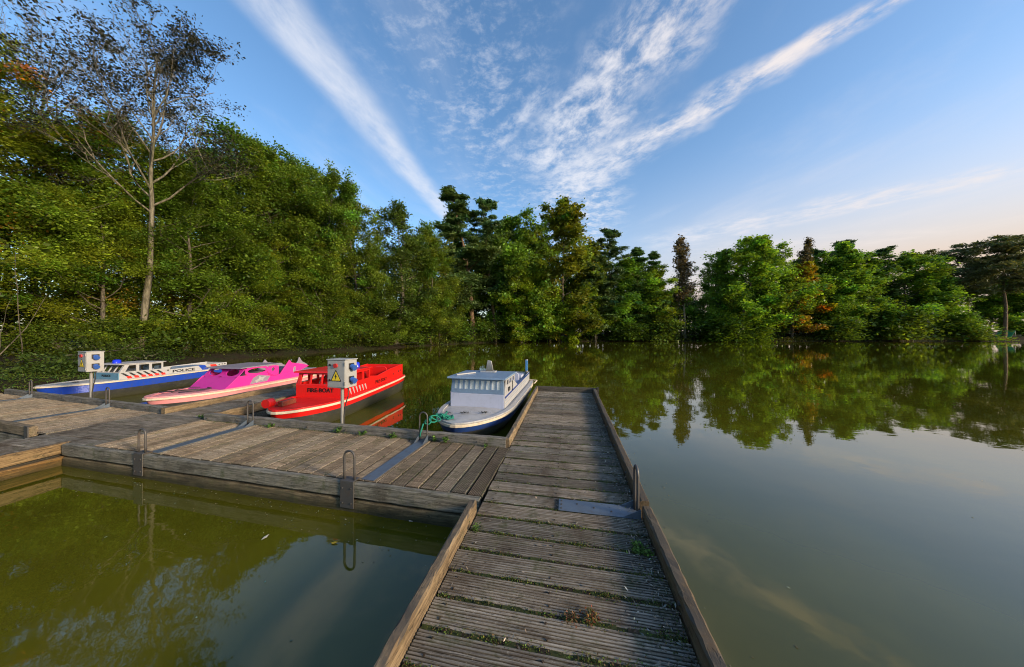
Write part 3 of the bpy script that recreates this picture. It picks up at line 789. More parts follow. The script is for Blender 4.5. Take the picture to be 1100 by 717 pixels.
# ---- power boxes on posts
def power_box(label, root, xc):
    w = to_world(root, np.array([[xc, 1.41, 0]]))[0]
    e = empty('power_box', (w[0], w[1], .05), root.rotation_euler.z)
    tag(e, label, 'power box', 'shore power boxes on steel posts')
    mb = MB(); mb.tube([(0, 0, -.6), (0, 0, .99)], .026, 14); mb.build('post', M['post_steel'], e, smooth=False)
    mb = MB(); mb.box(-.05, .05, -.035, .035, .96, .99); mb.build('bracket', M['post_steel'], e, bevel=.003)
    W, D, z0, z1 = .175, .125, .985, 1.44
    mb = MB(); mb.box(-W, W, -D, D, z0, z1); body = mb.build('enclosure', M['box_grey'], e, bevel=.006)
    mb = MB(); mb.box(-W - .012, W + .012, -D - .012, D + .012, z1, z1 + .014); mb.build('lid', M['box_grey'], body, bevel=.004)
    mb = MB(); mb.box(-W + .012, W - .012, -D - .006, -D + .001, z0 + .015, z1 - .015); door = mb.build('door', M['box_grey'], e, bevel=.003)
    yf = -D - .007
    mb = MB(); mb.prism([(-.105, 1.095), (.105, 1.095), (0, 1.285)], 'y', yf - .002, yf, )
    mb.build('warning_border', M['black'], door)
    mb = MB(); mb.prism([(-.082, 1.108), (.082, 1.108), (0, 1.256)], 'y', yf - .0045, yf - .0022)
    mb.build('warning_triangle', M['yellow'], door)
    mb = MB(); mb.prism([(.014, 1.222), (-.020, 1.168), (-.001, 1.168), (-.012, 1.118), (.022, 1.180), (.003, 1.180)], 'y', yf - .007, yf - .0047)
    mb.build('lightning_bolt', M['black'], door)
    mb = MB(); mb.tube([(.0, yf, 1.352), (.0, yf - .022, 1.352)], .036, 16); mb.build('red_button', M['red_plastic'], door)
    mb = MB(); mb.tube([(-.115, yf, 1.36), (-.115, yf - .012, 1.36)], .017, 12); mb.build('key_lock', M['black'], door)
    mb = MB(); mb.tube([(-.12, yf, 1.11), (-.12, yf - .012, 1.11)], .017, 12); mb.build('key_lock', M['black'], door)
    for z in (1.06, 1.38):
        mb = MB(); mb.tube([(W - .004, -D - .008, z - .03), (W - .004, -D - .008, z + .03)], .009, 8); mb.build('hinge', M['post_steel'], door)
    for q_ in (-.09, -.03, .09):
        mb = MB(); mb.tube([(q_, .03, z0 + .002), (q_, .03, z0 - .035)], .014, 8); mb.build('cable_gland', M['black'], e)
    mb = MB(); mb.tube([(.09, .03, z0 - .03), (.088, .03, z0 - .16), (.045, .02, z0 - .3), (.036, 0, z0 - .5), (.036, 0, .1)], .009, 7); mb.build('cable', M['hose'], e, smooth=True)
    for z in (1.335, 1.12):
        mb = MB(); mb.box(W, W + .012, -.055, .055, z - .05, z + .05); so_ = mb.build('socket', M['black'], e, bevel=.004)
        mb = MB(); mb.tube([(W + .01, 0, z), (W + .07, -.005, z - .028)], [.043, .04], 16); mb.build('collar', M['blue_plastic'], so_)
        mb = MB(); mb.tube([(W + .066, -.005, z - .026), (W + .084, -.006, z - .033)], [.048, .046], 16); mb.build('cap', M['blue_plastic'], so_)
    return e
power_box('grey power box on a post in front of the red boat', pier, -2.93)
power_box('grey power box on a post beside the blue police boat', lp, -2.86)
# ------------------------------------------------------------------ boats
def boat_root(label, bow, stern):
    d = Vector((stern[0] - bow[0], stern[1] - bow[1])); 
    e = empty('boat', (bow[0], bow[1], 0), atan2(-d.x, d.y))
    tag(e, label, 'boat', 'small themed boats moored at the landing')
    return e, d.length
def half_w(s, B):
    a = min(s / .34, 1.0)
    w = B / 2 * (1 - (1 - a) ** 2.1) ** .62
    if s > .8: w *= 1 - .10 * ((s - .8) / .2) ** 2
    return max(w, .02)
def hull(root, L, B, zb, zs, bands, strake_mat, deck_mat, cap_mat, deck_drop=.03, bd=.15):
    N = 34; S_ = [(i / (N - 1)) ** 1.35 for i in range(N)]
    zg = lambda s: zb + (zs - zb) * s ** 1.6 + .04 * (1 - s) ** 3
    def rows(fr0, fr1, zf0, zf1):
        return [((fr0, zf0), (fr1, zf1))]
    # hull skin: list of (fraction of half width, z as function)
    prof = [(1.0, lambda s: zg(s) - .03), (.975, lambda s: zg(s) - bd), (.86, lambda s: .06), (.66, lambda s: -.10), (.0, lambda s: -.2)]
    def skin(name, k0, k1, mat):
        mb = MB(); vs = []; fs = []
        ks = list(range(k0, k1 + 1)); m_ = len(ks)
        for sx in (1, -1):
            base = len(vs)
            for s in S_:
                for k in ks:
                    fr, zf = prof[k]
                    rake = .10 * (k / 4) * (1 - min(s / .3, 1))
                    vs.append((sx * half_w(s, B) * fr, s * L + rake * 2, zf(s)))
            for i in range(N - 1):
                for j in range(m_ - 1):
                    a = base + i * m_ + j
                    fs.append((a, a + 1, a + m_ + 1, a + m_))
        # bow closure and transom
        off = N * m_
        for j in range(m_ - 1):
            fs.append((j, j + 1, off + j + 1, off + j))
            a = (N - 1) * m_ + j
            fs.append((a, a + 1, off + a + 1, off + a))
        mb.add(vs, fs)
        return mb.build(name, mat, root, smooth=True)
    skin('topsides', 0, 1, bands[0]); skin('hull', 1, 4, bands[1])
    # rubbing strake: closed rail along the gunwale
    def rail(name, mat, inset, z0, z1, wd_):
        mb = MB(); vs = []; fs = []
        path = [(-1, s) for s in S_[::-1]] + [(1, s) for s in S_]
        for sx, s in path:
            w = half_w(s, B)
            y = s * L
            for dw, z in ((0, z0), (0, z1), (wd_, z1), (wd_, z0)):
                q = w + inset - dw
                vs.append((sx * max(q, .004), y - (inset - dw) * max(0, 1 - s / .10) * 1.0, zg(s) + z))
        n = len(path)
        for i in range(n - 1):
            for k in range(4):
                a = i * 4 + k; b = i * 4 + (k + 1) % 4
                fs.append((a, b, b + 4, a + 4))
        fs.append((0, 1, 2, 3)); fs.append(tuple((n - 1) * 4 + k for k in (3, 2, 1, 0)))
        mb.add(vs, fs)
        return mb.build(name, mat, root, bevel=.006)
    rail('rubbing_strake', strake_mat, .030, -.045, .002, .05)
    rail('gunwale_cap', cap_mat, .012, .004, .032, .10)
    mb = MB(); vs = []; fs = []
    for s in S_:
        w = max(half_w(s, B) - .05, .01); z = zg(s) + .03 - deck_drop
        for q in (-1, -.5, 0, .5, 1): vs.append((q * w, s * L + .05 * (1 - s), z + .03 * (1 - q * q) * (1 - s)))
    for i in range(N - 1):
        for k in range(4):
            a = i * 5 + k; fs.append((a, a + 1, a + 6, a + 5))
    mb.add(vs, fs); mb.build('deck', deck_mat, root, smooth=True)
    return zg

def cabin_boat(label, bow, stern, zb, zs, c, text_front, npane, B=1.45):
    root, L = boat_root(label, bow, stern)
    zg = hull(root, L, B, zb, zs, (c['band'], c['hull']), M['strake'], c['deck'], c['cap'], bd=c.get('bd', .15))
    yc = 1.20; hw = .59
    zd = zg(yc / L) + .005
    zp = zd + .29; zr = zd + c.get('hr', .64)
    # front panel of the cabin trunk
    mb = MB(); mb.box(-hw, hw, yc - .015, yc + .015, zd, zp)
    fp = mb.build('front_panel', c['panel'], root, bevel=.004)
    if text_front:
        text_mesh('lettering', text_front, .125, M['black'], fp, (-.02 * 0, yc - .0185, zd + .17), (pi / 2, 0, 0), .004, 1.05)
    # side panels: cabin part, coaming and raised stern quarter
    ys = L - .10; zsn = zg(ys / L)
    top = c['coaming']
    side = [(yc, zd + .0), (ys, zsn), (ys, zsn + top[3]), (L - .95, zg((L - .95) / L) + top[2]), (2.55, zg(2.55 / L) + top[1]), (2.2, zd + top[0]), (2.18, zp + .01), (yc, zp)]
    for sx in (1, -1):
        mb = MB(); mb.prism(side, 'x', sx * hw - .0125, sx * hw + .0125)
        sp = mb.build('side_panel', c['side'], root, bevel=.003)
        xo = sx * (hw + .0125)
        def decal(name, poly, mat, lift=.002, par=sp):
            mb = MB(); a, b = sorted((xo + sx * .0006, xo + sx * lift)); mb.prism(poly, 'x', a, b); return mb.build(name, mat, par)
        c['decals'](decal, sp, xo, sx, yc, zd, zp, zg, L)
        # side window frame
        mb = MB()
        wy0, wy1 = yc + .06, 2.18
        mb.prism([(wy0 - .06, zp), (wy0 + .05, zp), (wy0 + .15, zr - .03), (wy0 + .06, zr)], 'x', sx * hw - .014, sx * hw + .014)
        for q in range(1, 4):
            yy = wy0 + .05 + (wy1 - wy0 - .05) * q / 3
            mb.box(sx * hw - .014, sx * hw + .014, yy - .045, yy + (.0 if q == 3 else .02), zp - .002, zr)
        mb.box(sx * hw - .0135, sx * hw + .0135, wy0 + .06, wy1, zr - .05, zr - .0005)
        mb.box(sx * hw - .0135, sx * hw + .0135, wy0, wy1, zp - .001, zp + .035)
        mb.build('window_frame', c['side'], root, bevel=.003)
    # windscreen
    mb = MB()
    def slant(z): return yc + .015 + (z - zp) / (zr - zp) * c['rake']
    def sl_box(x0, x1, z0, z1, th=.014):
        y0, y1 = slant(z0), slant(z1)
        mb.add([(x0, y0 - th, z0), (x1, y0 - th, z0), (x1, y0 + th, z0), (x0, y0 + th, z0), (x0, y1 - th, z1), (x1, y1 - th, z1), (x1, y1 + th, z1), (x0, y1 + th, z1)],
               [(0, 3, 2, 1), (4, 5, 6, 7), (0, 1, 5, 4), (1, 2, 6, 5), (2, 3, 7, 6), (3, 0, 4, 7)])
    sill = c['sill']
    sl_box(-hw + .015, hw - .015, zp, zp + sill); sl_box(-hw + .015, hw - .015, zr - .045, zr)
    for q in range(npane + 1):
        xx = -hw + .05 + (2 * hw - .1) * q / npane
        wv_ = .035 if q in (0, npane) else .02
        sl_box(xx - wv_, xx + wv_, zp + sill, zr - .045, .0135)
    ws = mb.build('windscreen', c['wind'], root, bevel=.003)
    if c.get('glass'):
        mb = MB(); y0, y1 = slant(zp + sill), slant(zr - .045)
        mb.add([(-hw + .05, y0, zp + sill), (hw - .05, y0, zp + sill), (hw - .05, y1, zr - .045), (-hw + .05, y1, zr - .045),
                (-hw + .05, y0 + .004, zp + sill), (hw - .05, y0 + .004, zp + sill), (hw - .05, y1 + .004, zr - .045), (-hw + .05, y1 + .004, zr - .045)],
               [(0, 1, 2, 3), (7, 6, 5, 4), (0, 4, 5, 1), (1, 5, 6, 2), (2, 6, 7, 3), (3, 7, 4, 0)])
        mb.build('pane', M['glass'], ws)
    # roof
    ry0 = yc - .02 if c['rake'] > .05 else yc - .10
    mb = MB(); mb.prism([(ry0, zr), (2.24, zr), (2.24, zr + .028), (ry0 + .02, zr + .034)], 'x', -hw - .05, hw + .05)
    mb.build('roof', c['roof'], root, bevel=.006)
    # benches
    for yy in c.get('benches', (1.85, 2.95)):
        mb = MB(); mb.box(-hw + .05, hw - .05, yy, yy + .38, zd - .04, zd + .12)
        seat = mb.build('bench', c['seat'], root, bevel=.012)
        for xx in (-.28, .28):
            mb = MB(); mb.prism([(xx - .22, zd + .12), (xx + .22, zd + .12), (xx + .2, zd + .42), (xx + .13, zd + .47), (xx - .13, zd + .47), (xx - .2, zd + .42)], 'y', yy + .34, yy + .38)
            mb.build('seat_back', c['seat'], seat, bevel=.01)
    mb = MB(); mb.box(-hw + .0, hw - .0, ys - .025, ys, zsn, zsn + top[3] - .01); mb.build('transom', c['side'], root, bevel=.004)
    mb = MB(); mb.tube([(.0, yc + .2, zd + .1), (.0, yc + .12, zd + .32)], .012, 8)
    ring = [(.13 * cos(2 * pi * k / 16), yc + .12 + .05 * sin(2 * pi * k / 16), zd + .33 + .12 * sin(2 * pi * k / 16)) for k in range(17)]
    mb.tube(ring, .011, 6); mb.build('steering_wheel', M['hose'], root, smooth=True)
    return root, L, zg, dict(yc=yc, hw=hw, zd=zd, zp=zp, zr=zr, ys=ys, zsn=zsn)

# --- white and slate boat beside the main jetty
def dec_white(decal, sp, xo, sx, yc, zd, zp, zg, L):
    z = lambda y, h: zg(y / L) + h
    decal('blue_stripe', [(yc + .02, z(yc, .205)), (L - .11, z(L - .1, .245)), (L - .11, z(L - .1, .285)), (yc + .02, z(yc, .25))], M['navy'])
    for h in (.10, .16):
        decal('seam_line', [(yc + .02, z(yc, h)), (L - .11, z(L - .1, h + .02)), (L - .11, z(L - .1, h + .028)), (yc + .02, z(yc, h + .008))], M['slate'])
    rz = pi / 2 if sx > 0 else -pi / 2
    text_mesh('lettering', 'SKN', .13, M['navy'], sp, (xo + sx * .003, yc + .40 if sx > 0 else yc + .62, zd + .34), (pi / 2, 0, rz), .003, .85)
    text_mesh('emblem', 'J', .23, M['navy'], sp, (xo + sx * .003, yc + .74 if sx > 0 else yc + .26, zd + .37), (pi / 2, 0, rz), .012, 1.2)
CW = dict(band=M['navy_hull'], hull=M['hull_dark'], deck=M['white'], cap=M['white'], panel=M['lavender'], side=M['white'], wind=M['slate'], roof=M['slate'], seat=M['lavender'],
          coaming=(.42, .27, .27, .30), decals=dec_white, rake=.02, sill=.09, glass=True, hr=.61)
root, L, zg, q = cabin_boat('white cabin boat with slate blue roof and navy stripe moored beside the main jetty', (-1.0, 4.92), (-.02, 9.32), .33, .41, CW, None, 9, 1.52)
for sx in (-1, 1):
    mb = MB(); mb.prism([(q['yc'] + .12, q['zp'] + .036), (q['yc'] + .98, q['zp'] + .036), (q['yc'] + .98, q['zp'] + .17), (q['yc'] + .16, q['zp'] + .17)], 'x', sx * .59 - .010, sx * .59 + .010)
    mb.build('side_board', M['white'], root, bevel=.003)
mb = MB(); mb.prism([(-.09, 0), (.10, 0), (.05, .235), (-.04, .25)], 'y', 2.0, 2.05); f_ = mb.build('funnel', M['white'], root, bevel=.006, loc=(.02, 0, q['zr'] + .055))
mb = MB(); mb.box(-.18, .18, 1.93, 2.12, q['zr'] + .029, q['zr'] + .054); mb.build('funnel_base', M['white'], root, bevel=.004)
mb = MB(); mb.prism([(-.55, 1.35), (-.25, 1.75), (-.21, 1.72), (-.50, 1.32)], 'z', q['zr'] + .035, q['zr'] + .06); mb.build('roof_batten', M['white'], root, bevel=.004)
mb = MB(); mb.tube([(.52, L - .14, q['zsn'] + .25), (.52, L - .14, q['zsn'] + .68)], .045, 10); st = mb.build('stern_post', M['white'], root, smooth=True)
mb = MB(); mb.box(.50, .57, L - .20, L - .19, q['zsn'] + .34, q['zsn'] + .66); mb.build('pennant', M['flag'], st)
mb = MB(); mb.box(-.56, .5, L - .9, L - .55, q['zsn'] - .02, q['zsn'] + .30); mb.build('stern_locker', M['lavender'], root, bevel=.01)
# debris on the foredeck
for k, (x_, y_) in enumerate([(-.36, .55), (-.05, .62), (.32, .72)]):
    g = np.random.default_rng(40 + k); n = 46
    cen = np.stack([x_ + g.normal(0, .055, n), y_ + g.normal(0, .03, n), zg(.15) + .045 + g.uniform(0, .015, n)], 1)
    Vq, Fq, Cq = leaf_quads(cen, g.uniform(.03, .07, n), jitter_col((.05, .05, .04), n, g, .1, .4), g, 2, .25)
    aW = root.rotation_euler.z
    Wd = np.stack([root.location.x + Vq[:, 0] * cos(aW) - Vq[:, 1] * sin(aW), root.location.y + Vq[:, 0] * sin(aW) + Vq[:, 1] * cos(aW), Vq[:, 2]], 1)
    o = np_mesh('twig_litter', Wd, Fq, Cq, M['litter'])
    tag(o, ['small heap of dead twigs on the left of the white foredeck', 'tiny heap of dead twigs in the middle of the white foredeck', 'largest heap of dead twigs on the right of the white foredeck'][k], 'twigs', 'dead twigs on the white boat')
# green mooring rope from hoop to bow
wb = root
def bl(root, p):
    a = root.rotation_euler.z
    return (root.location.x + p[0] * cos(a) - p[1] * sin(a), root.location.y + p[0] * sin(a) + p[1] * cos(a), p[2])
hp = to_world(pier, np.array([[-1.33, 1.23, .58]]))[0]
bp_ = bl(wb, (-.28, .25, zg(0) + .07))
mb = MB(); g = random.Random(5); pts = []
for k in range(46):
    f = k / 45
    a = f * 34
    r_ = .055 * (1 if f > .45 else .6)
    pts.append((hp[0] + (bp_[0] - hp[0]) * f + r_ * sin(a) + g.uniform(-.012, .012), hp[1] + (bp_[1] - hp[1]) * f + r_ * cos(a * 1.3), hp[2] + (bp_[2] - hp[2]) * f + .05 * sin(a * .8) + .01))
mb.tube(pts, .011, 7)
for k in range(7):
    c0 = Vector(bl(wb, (-.30 + g.uniform(-.10, .16), .22 + g.uniform(-.06, .12), zg(0) + .05)))
    mb.tube([c0 + Vector((.07 * cos(u * .8 + k), .06 * sin(u * .8 + k), .012 * (u % 3))) for u in range(9)], .011, 7)
mb.tube([tuple(hp + np.array([.0, 0, -.0])), tuple(hp + np.array([-.04, -.02, -.14])), tuple(hp + np.array([-.05, .0, -.2]))], .011, 7)
tag(mb.build('mooring_rope', M['rope'], smooth=True), 'tangled green rope tying the white boat bow to the hoop', 'rope')
mb = MB(); pts = [bl(wb, (.56, L - .25, zg(1) + .06)), bl(wb, (.74, L - .1, zg(1) + .03)), bl(wb, (.86, L - .25, zg(1) + .05)), bl(wb, (.80, L - .4, zg(1) - .02))]
mb.tube(pts, .02, 7); tag(mb.build('mooring_rope', M['strake'], smooth=True), 'pale stern line of the white boat at the jetty edge', 'rope')

# --- red fire boat
def dec_red(decal, sp, xo, sx, yc, zd, zp, zg, L):
    for k in range(6):
        y0 = yc + .10 + k * .125
        decal('white_flash', [(y0, zd + .20), (y0 + .06, zd + .20), (y0 + .105, zd + .05), (y0 + .085, zd + .05)], M['white'])
    for y0, z0 in ((L - .75, .19), (L - .40, .21), (L - .28, .22)):
        zz = zg(y0 / L) + z0
        decal('vent_hole', [(y0 + .03 * cos(a * pi / 4), zz + .03 * sin(a * pi / 4)) for a in range(8)], M['black'])
    rz = pi / 2 if sx > 0 else -pi / 2
    text_mesh('lettering', 'FIRE-BOAT', .13, M['maroon'], sp, (xo + sx * .003, 2.75, zg(2.75 / L) + .13), (pi / 2, 0, rz), .002)
CR = dict(hr=.57, band=M['red'], hull=M['hull_dark'], deck=M['red'], cap=M['red'], panel=M['red'], side=M['red'], wind=M['red'], roof=M['red'], seat=M['red'],
          coaming=(.36, .30, .38, .40), decals=dec_red, rake=.06, sill=.02)
root, L, zg, q = cabin_boat('bright red fire boat with FIRE-BOAT on its cabin front and open red seats', (-4.46, 5.42), (-4.19, 9.62), .41, .51, CR, 'FIRE-BOAT', 4, 1.38)
mb = MB(); mb.tube([(.33, 2.05, q['zr'] + .02), (.33, 2.05, q['zr'] + .05), (.33, 2.05, q['zr'] + .14), (.33, 2.05, q['zr'] + .165)], [.075, .065, .06, .035], 14); mb.build('beacon', M['beacon'], root, smooth=True)
mb = MB(); mb.prism([(-.06, 0), (.06, 0), (.05, .10), (-.05, .10)], 'y', .28, .62); mb.build('deck_fin', M['red'], root, bevel=.012, loc=(-.15, 0, zg(.1) + .03))
mb = MB(); mb.tube([(-.28, .10, zg(0) + .12), (-.28, .24, zg(0) + .12)], .085, 16); mb.build('bow_lamp', M['red'], root, smooth=False)
mb = MB(); mb.prism([(-.25, 0), (.25, 0), (.18, .38), (-.18, .38)], 'y', 2.52, 2.56); bk = mb.build('cabin_bulkhead', M['red'], root, bevel=.01, loc=(-.0, 0, q['zd'] + .02))

# --- police boat
def dec_pol(decal, sp, xo, sx, yc, zd, zp, zg, L):
    for k in range(6):
        y0 = yc + .04 + k * .155
        decal('red_patch', [(y0 + .14, zd + .03), (y0 + .235, zd + .03), (y0 + .20, zd + .13), (y0 + .10, zd + .13)], M['strip_red'])
        decal('black_slash', [(y0 + .10, zd + .13), (y0 + .17, zd + .13), (y0 + .05, zd + .28), (y0 - .01, zd + .28)], M['black'])
    z = lambda y, h: zg(y / L) + h
    y0 = L - 1.0
    for dx, mat in ((0, M['blue']), (.34, M['strip_red'])):
        decal('diagonal_stripe', [(y0 + dx + .10, z(y0, .03)), (y0 + dx + .30, z(y0, .03)), (y0 + dx + .18, z(y0, .265)), (y0 + dx - .02, z(y0, .265))], mat)
    for y1 in (L - .36, L - .26, L - .17):
        decal('port_hole', [(y1 + .028 * cos(a * pi / 4), z(y1, .2) + .028 * sin(a * pi / 4)) for a in range(8)], M['black'])
    decal('vent_hole', [(yc + 1.1 + .03 * cos(a * pi / 4), zd + .22 + .03 * sin(a * pi / 4)) for a in range(8)], M['black'])
    rz = pi / 2 if sx > 0 else -pi / 2
    text_mesh('lettering', 'POLICE', .165, M['black'], sp, (xo + sx * .003, 2.72, zg(2.62 / L) + .115), (pi / 2, 0, rz), .005, 1.15)
CP = dict(bd=.34, benches=(1.85,), band=M['blue'], hull=M['hull_dark'], deck=M['white'], cap=M['white'], panel=M['teal'], side=M['white'], wind=M['white'], roof=M['white'], seat=M['slate'],
          coaming=(.24, .24, .26, .28), decals=dec_pol, rake=.12, sill=.03)
root, L, zg, q = cabin_boat('blue and white police boat with red and black slashes and POLICE lettering', (-12.45, 7.55), (-11.8, 11.65), .68, .80, CP, 'POLICE', 4, 1.5)
root.scale = (.8, 1, .71)
mb = MB(); mb.tube([(-.05, 1.42, q['zr'] + .02), (-.05, 1.42, q['zr'] + .05), (-.05, 1.42, q['zr'] + .16), (-.05, 1.42, q['zr'] + .19)], [.10, .09, .085, .05], 14); mb.build('beacon', M['beacon'], root, smooth=True)
text_mesh('deck_lettering', 'Police', .14, M['navy'], root, (.0, .62, zg(.15) + .048), (0, 0, 0), .002)
mb = MB(); mb.box(-.5, .5, 2.9, 3.6, q['zd'], q['zd'] + .27); mb.build('stern_cover', M['slate'], root, bevel=.03)

# --- pink fantasy boat
root, L = boat_root('hot pink fantasy boat with pale pink foredeck, oval windows and fins', (-8.30, 6.55), (-7.62, 10.95))
zg = hull(root, L, 1.40, .40, .46, (M['pale_pink'], M['hull_dark']), M['strake'], M['pale_pink'], M['pale_pink'])
yc, hw = 1.22, .58; zd = zg(yc / L) + .01; zw = zd + .27; zr = zd + .50
mb = MB()
mb.add([(-hw, yc - .1, zd), (hw, yc - .1, zd), (hw, yc + .22, zw), (-hw, yc + .22, zw), (-hw, yc - .07, zd), (hw, yc - .07, zd), (hw, yc + .25, zw), (-hw, yc + .25, zw)],
       [(0, 1, 2, 3), (7, 6, 5, 4), (0, 4, 5, 1), (1, 5, 6, 2), (2, 6, 7, 3), (3, 7, 4, 0)])
mb.build('front_panel', M['magenta'], root, bevel=.004)
def oval(cx, cz, a, b, n=20): return [(cx + a * cos(2 * pi * k / n), cz + b * sin(2 * pi * k / n)) for k in range(n)]
def holed_panel(name, outer_fn, hole, mapper, th, mat):
    """ring between an outer outline and a hole, with thickness"""
    n = len(hole); cx = sum(p[0] for p in hole) / n; cz = sum(p[1] for p in hole) / n
    outer = [outer_fn(atan2(p[1] - cz, p[0] - cx), cx, cz) for p in hole]
    vs = []
    for d in (-th / 2, th / 2):
        vs += [mapper(p, d) for p in outer] + [mapper(p, d) for p in hole]
    fs = []
    for i in range(n):
        j = (i + 1) % n
        fs += [(i, j, n + j, n + i), (2 * n + i, 3 * n + i, 3 * n + j, 2 * n + j), (i, 2 * n + i, 2 * n + j, j), (n + i, n + j, 3 * n + j, 3 * n + i)]
    mb = MB(); mb.add(vs, fs); return mb.build(name, mat, root, bevel=.003)
def boxray(x0, x1, z0, z1):
    def f(a, cx, cz):
        dx, dz = cos(a), sin(a); tt = []
        if dx > 1e-6: tt.append((x1 - cx) / dx)
        if dx < -1e-6: tt.append((x0 - cx) / dx)
        if dz > 1e-6: tt.append((z1 - cz) / dz)
        if dz < -1e-6: tt.append((z0 - cz) / dz)
        q_ = min(tt); return (cx + dx * q_, cz + dz * q_)
    return f
wm = lambda p, d: (p[0], yc + .235 + d + (p[1] - zw) * .9, p[1])
for cx in (-.29, .29):
    x0, x1 = (-hw, 0) if cx < 0 else (.001, hw)
    holed_panel('windscreen', boxray(x0, x1, zw, zr), oval(cx, (zw + zr) / 2, .20, .085), wm, .025, M['magenta'])
for sx in (1, -1):
    side = [(yc - .08, zd), (L - .12, zg(.97) + .01), (L - .12, zg(.97) + .16), (L - 1.2, zg(.72) + .20), (2.45, zd + .20), (2.3, zw + .03), (yc + .24, zw + .03), (yc + .2, zw)]
    mb = MB(); mb.prism(side, 'x', sx * hw - .013, sx * hw + .013); sp = mb.build('side_panel', M['pink'], root, bevel=.003)
    sm = lambda p, d, sx=sx: (sx * hw + d, p[0], p[1])
    holed_panel('side_window_frame', boxray(yc + .42, 2.28, zw + .03, zr), oval(1.97, (zw + zr) / 2 + .015, .27, .075), sm, .026, M['pink'])
    holed_panel('rear_pillar', boxray(2.281, 2.62, zd + .17, zr - .01), oval(2.44, zr - .12, .055, .055, 14), sm, .026, M['pink'])
    xo = sx * (hw + .0135)
    def dec(name, poly, mat, l0=.001, l1=.003):
        mb = MB(); a, b = sorted((xo + sx * l0, xo + sx * l1)); mb.prism(poly, 'x', a, b); return mb.build(name, mat, sp)
    dec('silver_patch', [(1.75, zd + .03), (2.25, zd + .05), (2.35, zd + .19), (2.0, zd + .27), (1.85, zd + .2)], M['silver'])
    dec('white_flame', [(1.93, zd + .05), (2.06, zd + .11), (2.12, zd + .08), (2.15, zd + .16), (2.24, zd + .20), (2.08, zd + .19), (2.02, zd + .24), (2.0, zd + .15), (1.9, zd + .12)], M['white'], .0032, .005)
    # fins
    mb = MB(); mb.prism([(2.72, zd + .12), (3.35, zd + .15), (3.85, zd + .33), (3.6, zd + .42), (3.18, zd + .50), (3.10, zd + .60), (3.02, zd + .50), (2.86, zd + .30)], 'x', sx * .47 - .02, sx * .47 + .02)
    mb.build('fin', M['pink'] if sx > 0 else M['silver'], root, bevel=.008)
mb = MB(); mb.prism([(yc + .25, zr + .002), (2.75, zr + .012), (2.70, zr + .045), (yc + .35, zr + .03)], 'x', -hw - .03, hw + .03); mb.build('roof', M['silver'], root, bevel=.008)
mb = MB(); mb.prism([(3.70, zd + .16), (4.2, zd + .16), (4.28, zd + .32), (4.05, zd + .45), (3.93, zd + .62), (3.88, zd + .48), (3.75, zd + .34)], 'x', -.02, .02); mb.build('tail_fin', M['silver'], root, bevel=.008)
mb = MB(); mb.box(-.5, .5, 3.3, 4.2, zd - .02, zd + .22); mb.build('stern_deck', M['silver'], root, bevel=.03)
for yy in (1.95, 2.9):
    mb = MB(); mb.prism([(yy, zd), (yy + .4, zd), (yy + .42, zd + .36), (yy + .34, zd + .36), (yy + .3, zd + .14), (yy, zd + .14)], 'x', -.5, .5); mb.build('bench', M['silver'], root, bevel=.012)
for sx in (-1, 1):
    mb = MB(); mb.tube([(sx * .1, .5, zg(.1) + .05), (sx * .34, .75, zg(.15) + .06), (sx * .36, 1.0, zg(.2) + .075), (sx * .12, 1.08, zg(.2) + .07)], .012, 6)
    mb.build('cable_loop', M['hose'], root, smooth=True)
mb = MB(); mb.tube([(-.35, .42, zg(.1) + .06), (.35, .95, zg(.2) + .07)], .014, 6); mb.build('wiper_bar', M['hose'], root, smooth=True)
# ------------------------------------------------------------------ trees
def tubes_np(paths, n=5):
    """paths: list of (pts (k,3), radii (k)) -> V,F"""
    Vs = []; Fs = []; off = 0
    ang = np.arange(n) * 2 * pi / n
    for pts, rad in paths:
        pts = np.asarray(pts); k = len(pts)
        d = np.gradient(pts, axis=0); d /= np.linalg.norm(d, axis=1, keepdims=True) + 1e-9
        a = np.where(np.abs(d[:, 2:3]) < .85, np.array([[0, 0, 1.]]), np.array([[1., 0, 0]]))
        e1 = np.cross(d, a); e1 /= np.linalg.norm(e1, axis=1, keepdims=True) + 1e-9
        e2 = np.cross(d, e1)
        ring = pts[:, None] + (e1[:, None] * np.cos(ang)[None, :, None] + e2[:, None] * np.sin(ang)[None, :, None]) * np.asarray(rad)[:, None, None]
        Vs.append(ring.reshape(-1, 3))
        i = np.arange(k - 1)[:, None] * n; j = np.arange(n)[None]; j2 = (j + 1) % n
        Fs.append(np.stack([i + j, i + j2, i + n + j2, i + n + j], -1).reshape(-1, 4) + off)
        off += k * n
    return np.concatenate(Vs), np.concatenate(Fs)

def bend(rng, p0, d0, L, k, wander, lift):
    """a limb that wanders and turns upward by `lift`"""
    pts = [np.array(p0, float)]; d = np.array(d0, float); d /= np.linalg.norm(d)
    for i in range(k):
        d = d + rng.normal(0, wander, 3) + np.array([0, 0, lift]); d /= np.linalg.norm(d)
        pts.append(pts[-1] + d * L / k)
    return np.array(pts), d

def along(pts, f):
    q = f * (len(pts) - 1); i = int(min(q, len(pts) - 2)); return pts[i] + (pts[i + 1] - pts[i]) * (q - i)

PROTO = {}
def finish(key, name, paths, cen, sizes, cols, leaf, bk, up, aspect, rng, H, W, nside=5):
    root = empty(name, (0, 0, -500))
    V1, F1 = tubes_np(paths, nside)
    np_mesh('trunk', V1, F1, np.ones((len(V1), 3)), bk, root, smooth=True)
    Vq, Fq, Cq = leaf_quads(cen, sizes, cols, rng, up, aspect)
    np_mesh('crown', Vq, Fq, Cq, leaf, root)
    PROTO[key] = [root, H, W, False]

